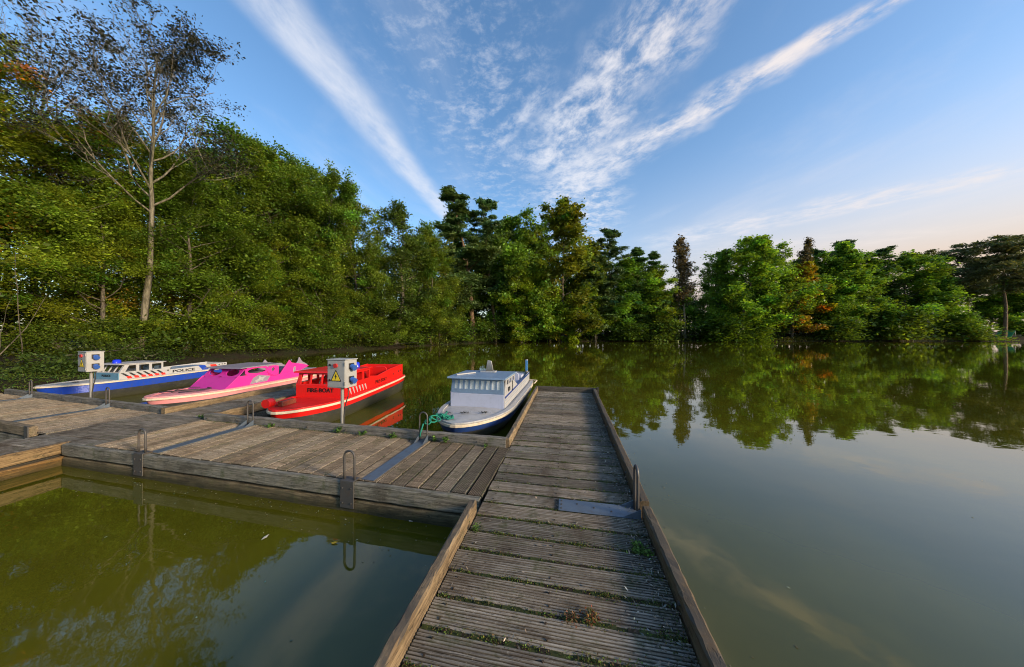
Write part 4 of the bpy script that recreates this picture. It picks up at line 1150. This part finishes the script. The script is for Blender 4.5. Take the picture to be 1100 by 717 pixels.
def broad(key, seed, H, Rr, nleaf, ls, base=.08, col=(.075, .115, .018), nlimb=34, shape='oak', name='broadleaf_tree', autumn=0.0, clump=.30, limblift=.07, bk=None, hue=.11, trunk_r=None):
    g = np.random.default_rng(seed)
    tr, _ = bend(g, (0, 0, -.3), (g.normal(0, .04), g.normal(0, .04), 1), H * .96, 14, .035, .02)
    r0 = trunk_r or H * .011
    rad = r0 * (1 - np.linspace(0, 1, len(tr)) ** 1.1 * .93) * (1 + .45 * np.exp(-np.linspace(0, 1, len(tr)) * 18))
    paths = [(tr, rad)]; cl = []; clr = []
    for i in range(nlimb):
        f = base + (1 - base) * ((i + g.random()) / nlimb) ** .9
        f = min(f, .97)
        az = i * 2.39996 + g.normal(0, .4)
        if shape == 'oak': pr = (1 - abs((f - .42) / .66) ** 3.0); el = radians(8 + 62 * f ** 1.6)
        elif shape == 'column': pr = .75 * (1 - ((f - .35) / .75) ** 2); el = radians(25 + 45 * f)
        else: pr = 1.05 - f; el = radians(20 + 30 * f)
        L = max(Rr * max(pr, .12) * g.uniform(.72, 1.18), .5)
        p0 = along(tr, f)
        d0 = (cos(az) * cos(el), sin(az) * cos(el), sin(el))
        lp_, _ = bend(g, p0, d0, L, 6, .16, limblift)
        rl = max(r0 * (1 - f) * .55, r0 * .1)
        paths.append((lp_, rl * (1 - np.linspace(0, 1, 7) * .82)))
        for j in range(5):
            fj = .25 + .75 * (j + g.random()) / 5
            pj = along(lp_, fj)
            dj = g.normal(0, 1, 3); dj[2] = dj[2] * .6 + .25; dj = dj / np.linalg.norm(dj) + (lp_[-1] - lp_[0]) / L * .7
            sp, _ = bend(g, pj, dj, L * .42 * g.uniform(.5, 1.1), 4, .2, .05)
            paths.append((sp, rl * .32 * (1 - np.linspace(0, 1, 5) * .75)))
            for q in (.35, .7, 1.0):
                cl.append(along(sp, q)); clr.append(g.uniform(.6, 1.25))
        cl.append(lp_[-1]); clr.append(1.1)
    for q in range(6): cl.append(tr[-1] + g.normal(0, .3, 3)); clr.append(.9)
    cl = np.array(cl); clr = np.array(clr)
    clr = clr * np.clip(1.2 - .45 * np.clip(cl[:, 2] / H, 0, 1) ** 3, .6, 1.3)
    k = len(cl)
    wts = clr ** 2 * g.choice([.05, .3, 1.0, 2.2], k); wts /= wts.sum()
    idx = g.choice(k, nleaf, p=wts)
    off = g.normal(0, 1, (nleaf, 3)) * np.array([1, 1, .8])
    cen = cl[idx] + off * clr[idx][:, None] * clump * Rr / 4.2
    cen[:, 2] = np.maximum(cen[:, 2], .15)
    ct = jitter_col(col, k, g, hue, .30)
    cols = ct[idx] * np.exp(g.normal(0, .24, (nleaf, 1)))
    if autumn > 0:
        a_ = g.random(k) < autumn
        ac = jitter_col((.26, .14, .022), k, g, .25, .25)
        m_ = a_[idx] & (g.random(nleaf) < .85)
        cols[m_] = ac[idx][m_] * np.exp(g.normal(0, .25, (m_.sum(), 1)))
    ext = np.percentile(np.hypot(cen[:, 0], cen[:, 1]), 96)
    finish(key, name, paths, cen, ls * np.exp(np.clip(g.normal(0, .30, nleaf), -.8, .5)), cols, M['leaf'], bk or M['bark'], .7, .62, g, np.percentile(cen[:, 2], 99.7), ext * 2)

def pine(key, seed, H, Rr, nt, ls, base=.42, col=(.085, .140, .042), name='pine_tree', conic=.5, whorl=17):
    g = np.random.default_rng(seed)
    tr, _ = bend(g, (0, 0, -.3), (g.normal(0, .05), g.normal(0, .05), 1), H * .97, 14, .02, .02)
    r0 = H * .0125; paths = [(tr, r0 * (1 - np.linspace(0, 1, len(tr)) * .9))]
    cl = []; 
    for i in range(whorl):
        f = base + (.99 - base) * (i + g.random() * .7) / whorl
        for j in range(g.integers(2, 5)):
            az = g.uniform(0, 2 * pi)
            rel = (f - base) / (1 - base)
            L = Rr * ((1 - rel) ** conic * 1.0 + .02) * g.uniform(.35, 1.25) * (.6 + .4 * min(1, rel * 5))
            el = radians(g.uniform(-6, 22) + 30 * rel)
            lp_, _ = bend(g, along(tr, f), (cos(az) * cos(el), sin(az) * cos(el), sin(el)), L, 5, .12, .05)
            paths.append((lp_, max(r0 * (1 - f) * .5, .014) * (1 - np.linspace(0, 1, 6) * .8)))
            for q in range(max(2, int(L / .55))):
                fq = g.uniform(.35, 1.0)
                cl.append(along(lp_, fq) + g.normal(0, .16 * L * .4 + .05, 3) * np.array([1, 1, .4]))
            cl.append(lp_[-1])
    cl.append(tr[-1]); cl.append(tr[-1] - np.array([0, 0, .25]))
    cl = np.array(cl); k = len(cl); idx = g.choice(k, nt, p=(lambda w: w / w.sum())(g.uniform(.3, 1.5, k)))
    rel_ = np.clip((cl[idx][:, 2:3] / H - base) / (1 - base), 0, 1)
    cen = cl[idx] + g.normal(0, 1, (nt, 3)) * np.array([.27, .27, .13]) * (Rr / 3) * (1.15 - .6 * rel_)
    ct = jitter_col(col, k, g, .12, .25); cols = ct[idx] * np.exp(g.normal(0, .22, (nt, 1)))
    ext = np.percentile(np.hypot(cen[:, 0], cen[:, 1]), 96)
    finish(key, name, paths, cen, ls * np.exp(g.normal(0, .25, nt)), cols, M['needle'], M['bark_pine'], .4, .30, g, np.percentile(cen[:, 2], 99.8), ext * 2)

def bare(key, seed, H, Rr, nleaf, ls, base=.33, col=(.05, .05, .03), name='sparse_tree', cone=False):
    g = np.random.default_rng(seed)
    tr, _ = bend(g, (0, 0, -.3), (.02, .02, 1), H * .9, 14, .03, .02)
    r0 = H * .0072; paths = [(tr, r0 * (1 - np.linspace(0, 1, len(tr)) * .9))]
    tips = []
    def grow(p, d, L, r, lev):
        pts, de = bend(g, p, d, L, 5, .11, .035)
        paths.append((pts, r * (1 - np.linspace(0, 1, 6) * .6)))
        if lev == 0:
            for q in (.3, .6, 1.0): tips.append(along(pts, q))
            return
        for j in range(4 if lev > 1 else 5):
            f = .3 + .7 * (j + g.random()) / 4.5
            dd = de + g.normal(0, .5, 3); dd[2] += .1
            grow(along(pts, min(f, 1)), dd, L * g.uniform(.42, .66), max(r * .45, .006), lev - 1)
    n = 22
    for i in range(n):
        f = base + (.97 - base) * i / n; az = i * 2.4 + g.normal(0, .3); el = radians(38 + 34 * f)
        L = Rr * (1.05 - .55 * max(0, (f - .5)) / .5) * g.uniform(.8, 1.1) * (.75 if not cone else .5) * min(1, .35 + 1.1 * f)
        grow(along(tr, f), (cos(az) * cos(el), sin(az) * cos(el), sin(el)), L, r0 * (1 - f) * .5 + .015, 3 if not cone else 2)
    tips = np.array(tips); tw_ = .15 + np.hypot(tips[:, 0] - .25, tips[:, 1] - .25) ** 1.3; idx = g.choice(len(tips), nleaf, p=tw_ / tw_.sum())
    cen = tips[idx] + g.normal(0, .11, (nleaf, 3))
    finish(key, name, paths, cen, ls * np.exp(g.normal(0, .25, nleaf)), jitter_col(col, nleaf, g, .2, .3), M['leaf'], M['bark_pale'], .3, .5, g, np.percentile(cen[:, 2], 99.7), np.percentile(np.hypot(cen[:, 0], cen[:, 1]), 96) * 2, 4)

broad('oakA', 101, 16, 4.6, 52000, .165, col=(.13, .185, .02))
broad('oakB', 102, 16, 4.3, 52000, .165, col=(.12, .18, .02), base=.06)
broad('oakC', 103, 15, 4.8, 50000, .165, col=(.14, .185, .018), base=.05, hue=.13)
broad('autumn', 104, 15, 4.8, 75000, .125, col=(.13, .185, .017), base=.05, autumn=.10, hue=.15)
broad('nearA', 106, 15, 4.6, 75000, .125, col=(.14, .21, .02), base=.05, hue=.12)
broad('nearB', 107, 15, 4.4, 80000, .13, col=(.12, .18, .02), base=.05, hue=.12, nlimb=40)
broad('ash', 105, 17, 3.4, 24000, .19, col=(.09, .125, .022), base=.2, shape='oak', clump=.42, bk=M['bark_pale'])
broad('farA', 111, 16, 4.8, 38000, .275, col=(.165, .25, .030), base=.06)
broad('farB', 112, 16, 4.2, 36000, .275, col=(.18, .25, .026), base=.06, hue=.14)
broad('farC', 113, 16, 3.4, 30000, .27, col=(.17, .265, .032), base=.08, shape='column')
broad('farGold', 114, 16, 3.6, 32000, .27, col=(.25, .26, .018), base=.06, autumn=.35, hue=.2)
broad('farBirch', 115, 18, 2.8, 5500, .30, col=(.12, .098, .058), base=.3, shape='column', name='thin_birch', bk=M['bark_pale'], clump=.45)
broad('bushA', 121, 3.2, 2.0, 9000, .15, col=(.115, .165, .018), base=.02, nlimb=22, name='bush', clump=.8, trunk_r=.04)
broad('bushB', 122, 3.0, 2.3, 6000, .25, col=(.11, .165, .022), base=.02, nlimb=22, name='bush', clump=.8, trunk_r=.04)
pine('pineA', 131, 20, 3.4, 22000, .36, base=.22, conic=.62)
pine('pineB', 132, 20, 3.6, 20000, .36, base=.34, conic=.45)
pine('pineC', 133, 18, 3.0, 20000, .36, base=.12, conic=.75)
pine('pineD', 134, 15, 4.6, 17000, .36, base=.52, conic=.35, col=(.125, .135, .05), whorl=14)
bare('bareA', 141, 20, 5.6, 19000, .10, base=.47)
bare('bareB', 142, 17, 6.2, 5200, .12, base=.25)

SUF = {}
def place(key, px, ytop, Y, wpx, label, col=(1, 1, 1), rz=None, group='trees around the pond', cat='tree', sink=.1, lean=0.0):
    root, H0, W0, used = PROTO[key]
    if used: o = copy_tree(root)
    else: o = root; PROTO[key][3] = True
    X_ = (px - 550) / F_PX * Y
    gz_ = float(ground_z(np.array([X_]), np.array([float(Y)]))[0])
    top = CZ + (HOR - ytop) / F_PX * Y
    sz_ = (top - gz_ + sink) / H0
    sx_ = wpx / F_PX * Y / W0; sx_ = min(max(sx_, .62 * sz_), (1.28 if Y < 40 else 1.7) * sz_)
    o.location = (X_, Y, gz_ - sink)
    o.rotation_euler = (0, lean, rnd.uniform(0, 6.28) if rz is None else rz)
    o.scale = (sx_, sx_, sz_)
    tag(o, label, cat, group)
    for ch in o.children:
        if ch.name.startswith('crown'): ch.color = (*col, 1)
    return o

TREES = [
 # left bank, from the left edge of the view
 ('nearA', -40, 95, 15.5, 240, 'yellow green leafy tree filling the left edge of the view', (1.15, 1.05, .9)),
 ('autumn', 10, 78, 17.5, 190, 'tree with orange-brown upper leaves below the sparse high branches', (1.25, 1.15, .9)),
 ('bareB', 30, 6, 19, 250, 'sparse high branches over the left edge with only small tufts of leaf', (.8, .8, .8)),
 ('autumn', 62, 108, 17.5, 190, 'yellow green tree with brown tinges standing left of the pale bare trunk', (1.2, 1.15, 1)),
 ('bareA', 151, 20, 17.5, 240, 'tall nearly bare tree with a pale straight trunk and fan of fine branches', (.75, .75, .8)),
 ('nearA', 108, 212, 16.6, 150, 'yellow green tree low behind the left power box', (1.2, 1.1, .9)),
 ('nearB', 200, 185, 20.5, 150, 'green tree just right of the pale bare trunk', (.95, 1, .9)),
 ('nearB', 252, 143, 26.5, 150, 'dense dark green tree with the highest top of the leafy left bank trees', (.85, .95, .9)),
 ('oakA', 306, 170, 29, 120, 'dense green tree next right of the highest leafy one', (.95, 1, .95)),
 ('nearA', 268, 245, 24.5, 120, 'lower yellow green tree in front of the tall trees, above the pink boat', (1.25, 1.15, .9)),
 ('nearB', 222, 158, 28, 110, 'tall leafy tree rising left of the highest leafy one', (.8, .95, .9)),
 ('oakB', 283, 160, 31, 110, 'tall leafy tree right behind the highest leafy one', (.8, .95, .9)),
 ('oakA', 330, 183, 34, 95, 'tall tree rising behind the ragged topped green one', (.8, .95, .9)),
 ('oakB', 368, 201, 37, 90, 'dark green tree before the shoulder of the left bank', (.8, .95, .9)),
 ('oakB', 348, 190, 31.5, 95, 'green tree with a ragged top behind the red boat power box', (.9, 1, .9)),
 ('oakA', 386, 206, 34, 85, 'green tree at the shoulder where the left bank drops, above the red stern', (.95, 1, 1)),
 ('oakC', 345, 270, 29, 95, 'lower bright green tree at the bank behind the fire boat', (1, 1.05, .9)),
 ('ash', 425, 221, 37.5, 92, 'open crowned tree with thin leaves against the blue beside the contrail', (.9, 1, 1.05)),
 ('oakB', 408, 285, 36, 75, 'lower green tree between fire boat stern and white boat, at the water', (1.05, 1.1, 1)),
 ('oakA', 462, 254, 43, 66, 'rounded green tree left of the tallest pine', (1, 1, .9)),
 # far bank: pines behind the white boat
 ('pineA', 509, 205, 53, 84, 'tallest dark pine, standing where the contrail ends', (1, 1, 1)),
 ('pineB', 532, 214, 55, 60, 'dark narrow pine at the right shoulder of the tallest pine', (1, 1.05, 1)),
 ('pineC', 480, 250, 51, 30, 'small leaning pine left of the tallest pine', (1.2, 1, .9)),
 ('oakB', 444, 240, 42, 72, 'dark leafy tree at the water between the open crowned one and the pines', (.9, 1.05, .95)),
 ('oakC', 472, 272, 47, 60, 'olive tree at the water just left of the small leaning pine', (.9, .95, .9)),
 ('farA', 492, 262, 58, 60, 'dark green tree standing behind the small leaning pine', (.85, 1, .95)),
 ('farA', 540, 250, 60, 80, 'dark green tree filling in between the tallest pines', (.85, 1, .95)),
 ('farA', 580, 248, 61, 70, 'dark green tree filling in left of the brownish round tree', (.85, .95, .85)),
 ('farA', 632, 272, 64, 64, 'dark rounded tree just right of the brownish round tree', (.8, .95, .9)),
 ('farA', 674, 280, 66, 70, 'dark rounded tree below the lone taller pine', (.75, .92, .85)),
 ('farB', 706, 286, 66, 60, 'olive rounded tree below the shorter pointed conifer', (.9, .95, .8)),
 ('farA', 872, 276, 67, 60, 'dark rounded tree between golden tree and slender green tree', (.85, 1, .95)),
 ('farA', 930, 276, 67, 70, 'dark rounded tree below the highest pine on the right', (.85, 1, .95)),
 ('farA', 560, 234, 57, 80, 'broad green tree between tallest pine and the brownish round tree', (.8, .9, .9)),
 ('farB', 604, 217, 58, 92, 'tall round tree with a brownish olive top, right of the pines', (.85, .72, .7)),
 ('farB', 560, 290, 55, 52, 'bright yellow green tree low at the far bank, behind the white boat funnel', (1.25, 1.25, .9)),
 ('farC', 592, 282, 56.5, 46, 'bright light green tree at the far bank, straight above the jetty end', (1.3, 1.3, .9)),
 ('farC', 612, 318, 57, 26, 'small bright green sapling leaning over the far waterline', (1.4, 1.3, .8)),
 ('pineC', 640, 262, 62, 46, 'small pine with pointed top left of the lone taller pine', (1, 1, 1)),
 ('pineB', 662, 246, 64, 50, 'lone taller pine with tufted top in the middle of the far bank', (1, 1, 1)),
 ('pineC', 690, 266, 64, 50, 'pointed dark conifer right of the lone taller pine', (.9, 1.1, .9)),
 ('pineC', 706, 270, 65, 38, 'shorter pointed conifer left of the brown birch', (.9, 1.05, .9)),
 ('farC', 640, 298, 61, 22, 'slim yellowish young tree before the dark pines', (1.2, 1.15, .8)),
 ('farBirch', 736, 250, 64, 40, 'thin brown birch with bright sky showing through it', (1, .95, .95)),
 ('farA', 768, 272, 66, 46, 'dark green tree just right of the brown birch', (.8, .9, .9)),
 ('farA', 795, 257, 63.5, 84, 'large bright green round tree in the middle of the far bank', (1.05, 1.15, .95)),
 ('farA', 826, 266, 66, 60, 'green tree filling in right of the large round tree', (.95, 1.05, .9)),
 ('farBirch', 851, 259, 66, 28, 'thin brownish treetop rising above the golden tree', (.9, .9, .8)),
 ('farGold', 850, 285, 63.5, 52, 'golden yellow and green tree glowing at the far bank', (1.15, 1.05, .9)),
 ('farC', 896, 262, 64.5, 50, 'light green slender tree right of the golden tree', (1, 1.1, 1.1)),
 ('pineB', 880, 268, 68, 38, 'pine behind the golden tree and the slender green one', (.9, 1, 1)),
 ('pineB', 918, 256, 66.5, 46, 'highest pine on the right part of the far bank', (1, 1, 1)),
 ('pineB', 955, 264, 66.5, 48, 'flat topped pine right of the highest pine of the right bank', (1, 1.05, 1)),
 ('farA', 975, 270, 66, 78, 'wide dark green tree left of the sunset gap', (.85, 1, .95)),
 ('farC', 992, 278, 67, 34, 'green tree right at the edge of the sunset gap', (.85, .95, 1)),
 ('farA', 1012, 308, 67, 56, 'low dark tree filling the foot of the sunset gap', (.8, .95, .9)),
 ('pineD', 1039, 263, 65, 62, 'spreading pine with a tall pale trunk right of the sunset gap', (1, 1, 1)),
 ('pineD', 1078, 257, 63.5, 74, 'spreading pine with a leaning trunk beside the green canvas shelter', (1, 1, 1)),
 ('pineB', 1118, 268, 66, 60, 'pine cut by the right edge of the view', (1, 1, 1)),
 ('farA', 1100, 300, 68, 70, 'dark green tree behind the pines at the right edge', (.8, .95, .95)),
 ('farA', 1062, 302, 70, 60, 'dark green tree between the two trunked pines', (.8, .95, .95)),
]
BUSHES = [
 ('bushA', 40, 345, 14.5, 90, 'low leafy bush over the dark bank at the left edge', (.9, .9, .8)),
 ('bushA', 140, 340, 17, 90, 'leafy bush on the bank behind the police boat cabin', (.85, .9, .8)),
 ('bushA', 215, 335, 21, 80, 'leafy bush on the bank behind the police boat stern', (.95, 1, .8)),
 ('bushA', 290, 330, 25.5, 80, 'leafy bush on the bank above the pink boat fins', (1, 1, .9)),
 ('bushA', 345, 335, 29, 70, 'leafy bush on the bank above the red cabin', (.9, 1, .9)),
 ('bushA', 398, 335, 34, 55, 'leafy bush at the water above the fire boat stern', (1, 1, .9)),
 ('bushB', 445, 333, 41, 56, 'green bush hanging over the water left of the white boat', (1.05, 1.1, .9)),
 ('bushB', 487, 340, 50, 46, 'green bush at the water behind the white boat cabin', (1, 1.1, .9)),
 ('bushB', 520, 342, 54, 40, 'darker bush at the water behind the white boat funnel', (.8, .9, .8)),
 ('bushB', 668, 344, 62, 46, 'dark bush on the far bank below the lone taller pine', (.75, .9, .9)),
 ('bushB', 708, 338, 62, 52, 'grey green bush on the far bank below the brown birch', (.8, .85, .95)),
 ('bushB', 770, 338, 61.8, 60, 'dark bush at the foot of the large round tree', (.9, 1.05, .8)),
 ('bushB', 808, 346, 61.8, 40, 'low light green bush spreading over the waterline', (1.2, 1.3, .9)),
 ('bushB', 895, 338, 63, 50, 'bush at the foot of the slender light green tree', (.9, 1, .9)),
 ('bushB', 948, 326, 63.5, 62, 'large rounded olive bush near the waterline on the right', (1, 1.05, 1)),
 ('bushB', 1038, 343, 62.8, 54, 'low wide green bush at the foot of the spreading pine', (1.1, 1.2, 1)),
]
for a in TREES: place(a[0], a[1], a[2], a[3], a[4], a[5], a[6])
for a in BUSHES: place(a[0], a[1], a[2], a[3], a[4], a[5], a[6], group='bushes along the bank', cat='bush')

# woods behind, undergrowth at the bank: masses nobody could count
def bank_points(n, d0, d1, g, t0=0.0, t1=1.0):
    A = np.array(SHORE[4:20], float); seg = np.diff(A, axis=0); ln = np.hypot(seg[:, 0], seg[:, 1]); cum = np.concatenate([[0], np.cumsum(ln)])
    s = g.uniform(t0, t1, n) * cum[-1]; i = np.clip(np.searchsorted(cum, s) - 1, 0, len(seg) - 1)
    f = (s - cum[i]) / ln[i]; p = A[i] + seg[i] * f[:, None]
    nr = np.stack([-seg[i, 1], seg[i, 0]], 1) / ln[i][:, None]
    d = g.uniform(d0, d1, n)
    return p + nr * d[:, None], d, s / cum[-1]
g = np.random.default_rng(77)
# back woods: clumps arranged as trees
nt_ = 330
pt, d, s = bank_points(nt_, 7, 24, g, .08, 1)
cen = []; cols = []; sz = []; paths = []
near = np.stack([g.uniform(-34, -17.5, 46), g.uniform(-14, 15, 46)], 1); near = near[(near[:, 1] < -near[:, 0] / 1.95 - 2)]
pt = np.concatenate([pt, near]); d = np.concatenate([d, np.full(len(near), 9.0)])
for (x_, y_), d_ in zip(pt, d):
    dist = sqrt(x_ * x_ + y_ * y_); Ht = (14.0 if dist > 45 else 10.5) * g.uniform(.66, 1.12); rr = g.uniform(2.2, 3.8)
    z0 = float(ground_z(np.array([x_]), np.array([y_]))[0])
    k = 1100 if dist < 45 else 900
    c0 = np.stack([x_ + g.normal(0, rr * .5, 46), y_ + g.normal(0, rr * .5, 46), z0 + Ht * (.06 + .94 * g.random(46) ** .8)], 1)
    taper = np.clip(1.25 - (c0[:, 2] - z0) / Ht, .2, 1); c0[:, 0] = x_ + (c0[:, 0] - x_) * taper * 1.3; c0[:, 1] = y_ + (c0[:, 1] - y_) * taper * 1.3
    idx = g.integers(0, 46, k); c = c0[idx] + g.normal(0, .5, (k, 3)) * np.array([1, 1, .7])
    cen.append(c); sz.append(np.full(k, .24 if dist < 45 else .40) * np.exp(g.normal(0, .25, k)))
    bc = (.10, .15, .022) if g.random() < .6 else (.07, .11, .032)
    cols.append(jitter_col(bc, 46, g, .15, .25)[idx] * np.exp(g.normal(0, .2, (k, 1))))
    paths.append((np.array([[x_, y_, z0 - .3], [x_ + g.normal(0, .2), y_, z0 + Ht * .5], [x_, y_, z0 + Ht * .95]]), np.array([.16, .11, .02])))
Vq, Fq, Cq = leaf_quads(np.concatenate(cen), np.concatenate(sz), np.concatenate(cols), g, .6, .6)
bw = tag(np_mesh('back_woods', Vq, Fq, Cq, M['leaf']), 'woods filling in behind the trees of the bank', kind='stuff')
Vt, Ft = tubes_np(paths, 6); np_mesh('trunks', Vt, Ft, np.ones((len(Vt), 3)), M['bark'], bw, smooth=True)
# undergrowth
n = 42000
pt, d, s = bank_points(n, .0, 1.0, g)
cells = np.floor(s * 420).astype(int)
hh = g.uniform(.08, 1.0, 460) ** 1.5 * (1 + 1.2 * (g.random(460) < .2)); dd = g.uniform(1.2, 4.5, 460)
_, d_, _ = bank_points(n, 0, 1, g); s_ = g.random(n) ** 1.4 * .84
i = np.floor(s_ * 420).astype(int)
h_ = hh[i] * 1.5
dep = 1.1 * np.exp(-s_ * 14) - .25 + dd[i] * (.35 + .65 * np.sin(i * 7.3 + np.floor(d_ * 4) * 2.2) ** 2) * d_ + np.abs(g.normal(0, .35, n))
# move out along the normal: recompute from the unit offset
Aq = np.array(SHORE[4:20], float); sg = np.diff(Aq, axis=0); ln = np.hypot(sg[:, 0], sg[:, 1]); cum = np.concatenate([[0], np.cumsum(ln)])
ss = s_ * cum[-1]; ii_ = np.clip(np.searchsorted(cum, ss) - 1, 0, len(sg) - 1); ff = (ss - cum[ii_]) / ln[ii_]
nr = np.stack([-sg[ii_, 1], sg[ii_, 0]], 1) / ln[ii_][:, None]
pp = Aq[ii_] + sg[ii_] * ff[:, None] + nr * dep[:, None] + g.normal(0, .16, (n, 2))
zz = ground_z(pp[:, 0], pp[:, 1]) + h_ * g.random(n) ** 1.3
dist = np.hypot(pp[:, 0], pp[:, 1])
cell_c = jitter_col((.060, .085, .014), 460, g, .18, .3)
Vq, Fq, Cq = leaf_quads(np.stack([pp[:, 0], pp[:, 1], zz], 1), np.where(dist < 40, .11, .22) * np.exp(g.normal(0, .3, n)), cell_c[i] * np.exp(g.normal(0, .25, (n, 1))), g, .6, .5)
tag(np_mesh('undergrowth', Vq, Fq, Cq, M['leaf']), 'low leafy undergrowth along the bank', kind='stuff')
# thin stems in the undergrowth of the left bank
paths = []
pt, d, s = bank_points(60, 2.5, 6, g, 0, .42)
for (x_, y_) in pt:
    z0 = float(ground_z(np.array([x_]), np.array([y_]))[0])
    st, _ = bend(g, (x_, y_, z0 - .1), (g.normal(0, .16), g.normal(0, .16), 1), g.uniform(2, 5.5), 6, .08, .02)
    paths.append((st, g.uniform(.012, .028) * (1 - np.linspace(0, 1, 7) * .7)))
Vt, Ft = tubes_np(paths, 5); tag(np_mesh('sapling_stems', Vt, Ft, np.ones((len(Vt), 3)), M['bark'], smooth=True), 'thin sapling stems in the left bank thicket', kind='stuff')
# grass on the spit by the left pier
n = 5200
gx_ = g.uniform(-17.5, -14.4, n); gy_ = g.uniform(6.4, 11.6, n); k_ = sdist(gx_, gy_) > -.05; gx_, gy_ = gx_[k_], gy_[k_]; n = len(gx_)
c = np.stack([gx_, gy_, ground_z(gx_, gy_) + g.uniform(0, .12, n)], 1)
Vq, Fq, Cq = leaf_quads(c, g.uniform(.06, .15, n), jitter_col((.08, .13, .02), n, g, .2, .3), g, .1, .2)
tag(np_mesh('grass', Vq, Fq, Cq, M['leaf']), 'short grass on the shore beside the left pier', kind='stuff')
# grass fringe on the right bank
n = 20000
pp, d, s = bank_points(n, .05, 1.8, g, .62, 1.0)
c = np.stack([pp[:, 0], pp[:, 1], ground_z(pp[:, 0], pp[:, 1]) + g.uniform(0, .35, n)], 1)
Vq, Fq, Cq = leaf_quads(c, g.uniform(.15, .4, n), jitter_col((.17, .16, .055), n, g, .2, .35), g, .1, .25)
tag(np_mesh('grass', Vq, Fq, Cq, M['leaf']), 'dry grass fringe on the right part of the far bank', kind='stuff')

# fallen branches on the left bank
def branch(label, p, ang, L, r, seed):
    g = np.random.default_rng(seed); z0 = float(ground_z(np.array([p[0]]), np.array([p[1]]))[0])
    main, _ = bend(g, (0, 0, r), (cos(ang), sin(ang), .04), L, 9, .07, -.0)
    paths = [(main, r * (1 - np.linspace(0, 1, 10) * .7))]
    for k in range(6):
        q, _ = bend(g, along(main, g.uniform(.2, .95)), (cos(ang + g.choice([-1, 1]) * .9), sin(ang + g.choice([-1, 1]) * .9), g.uniform(-.1, .7)), L * g.uniform(.12, .3), 5, .15, .02)
        paths.append((q, r * .4 * (1 - np.linspace(0, 1, 6) * .7)))
    Vt, Ft = tubes_np(paths, 7); o = np_mesh('fallen_branch', Vt, Ft, np.ones((len(Vt), 3)), M['bark'], smooth=True)
    o.location = (p[0], p[1], z0 + .05); tag(o, label, 'branch', 'fallen branches on the bank')
branch('long fallen branch lying at the water under the left thicket', (-21.5, 14.0), .15, 2.6, .05, 1)
branch('forked grey fallen branch sloping to the water left of the power box', (-19.6, 14.9), -.5, 2.6, .05, 2)
branch('short fallen branch behind the police boat bow', (-18.8, 16.0), .6, 2.2, .045, 3)
branch('fallen branch reaching into the water left of the white boat', (-15.0, 36.5), -.2, 4.0, .06, 4)

# green canvas shelter at the far right
X_, Y_ = (1087 - 550) / F_PX * 63.2, 63.2
z0 = float(ground_z(np.array([X_]), np.array([Y_]))[0])
e = empty('canvas_shelter', (X_, Y_ + .9, z0), .3); tag(e, 'green canvas shelter propped on a pole by the leaning pine', 'shelter')
mb = MB(); mb.add([(-1.4, -.9, 0), (.9, -1.0, 1.75), (1.0, .9, 1.75), (-1.5, 1.0, 0), (-1.36, -.9, -.0), (.92, -1.0, 1.70), (1.02, .9, 1.70), (-1.46, 1.0, -.0)],
   [(0, 1, 2, 3), (7, 6, 5, 4), (0, 4, 5, 1), (1, 5, 6, 2), (2, 6, 7, 3), (3, 7, 4, 0)]); mb.build('canvas', M['canvas'], e)
mb = MB(); mb.add([(-1.3, .92, 0), (.9, .92, 0), (.95, .9, 1.68), (-1.3, .96, 0.01), (.9, .96, 0), (.95, .94, 1.68)], [(0, 1, 2), (5, 4, 3), (0, 3, 4, 1), (1, 4, 5, 2), (2, 5, 3, 0)]); mb.build('side_flap', M['canvas'], e)
for yy in (-.95, .88):
    mb = MB(); mb.tube([(.93, yy, -.05), (.95, yy, 1.80)], .03, 8); mb.build('pole', M['post_steel'], e, smooth=True)
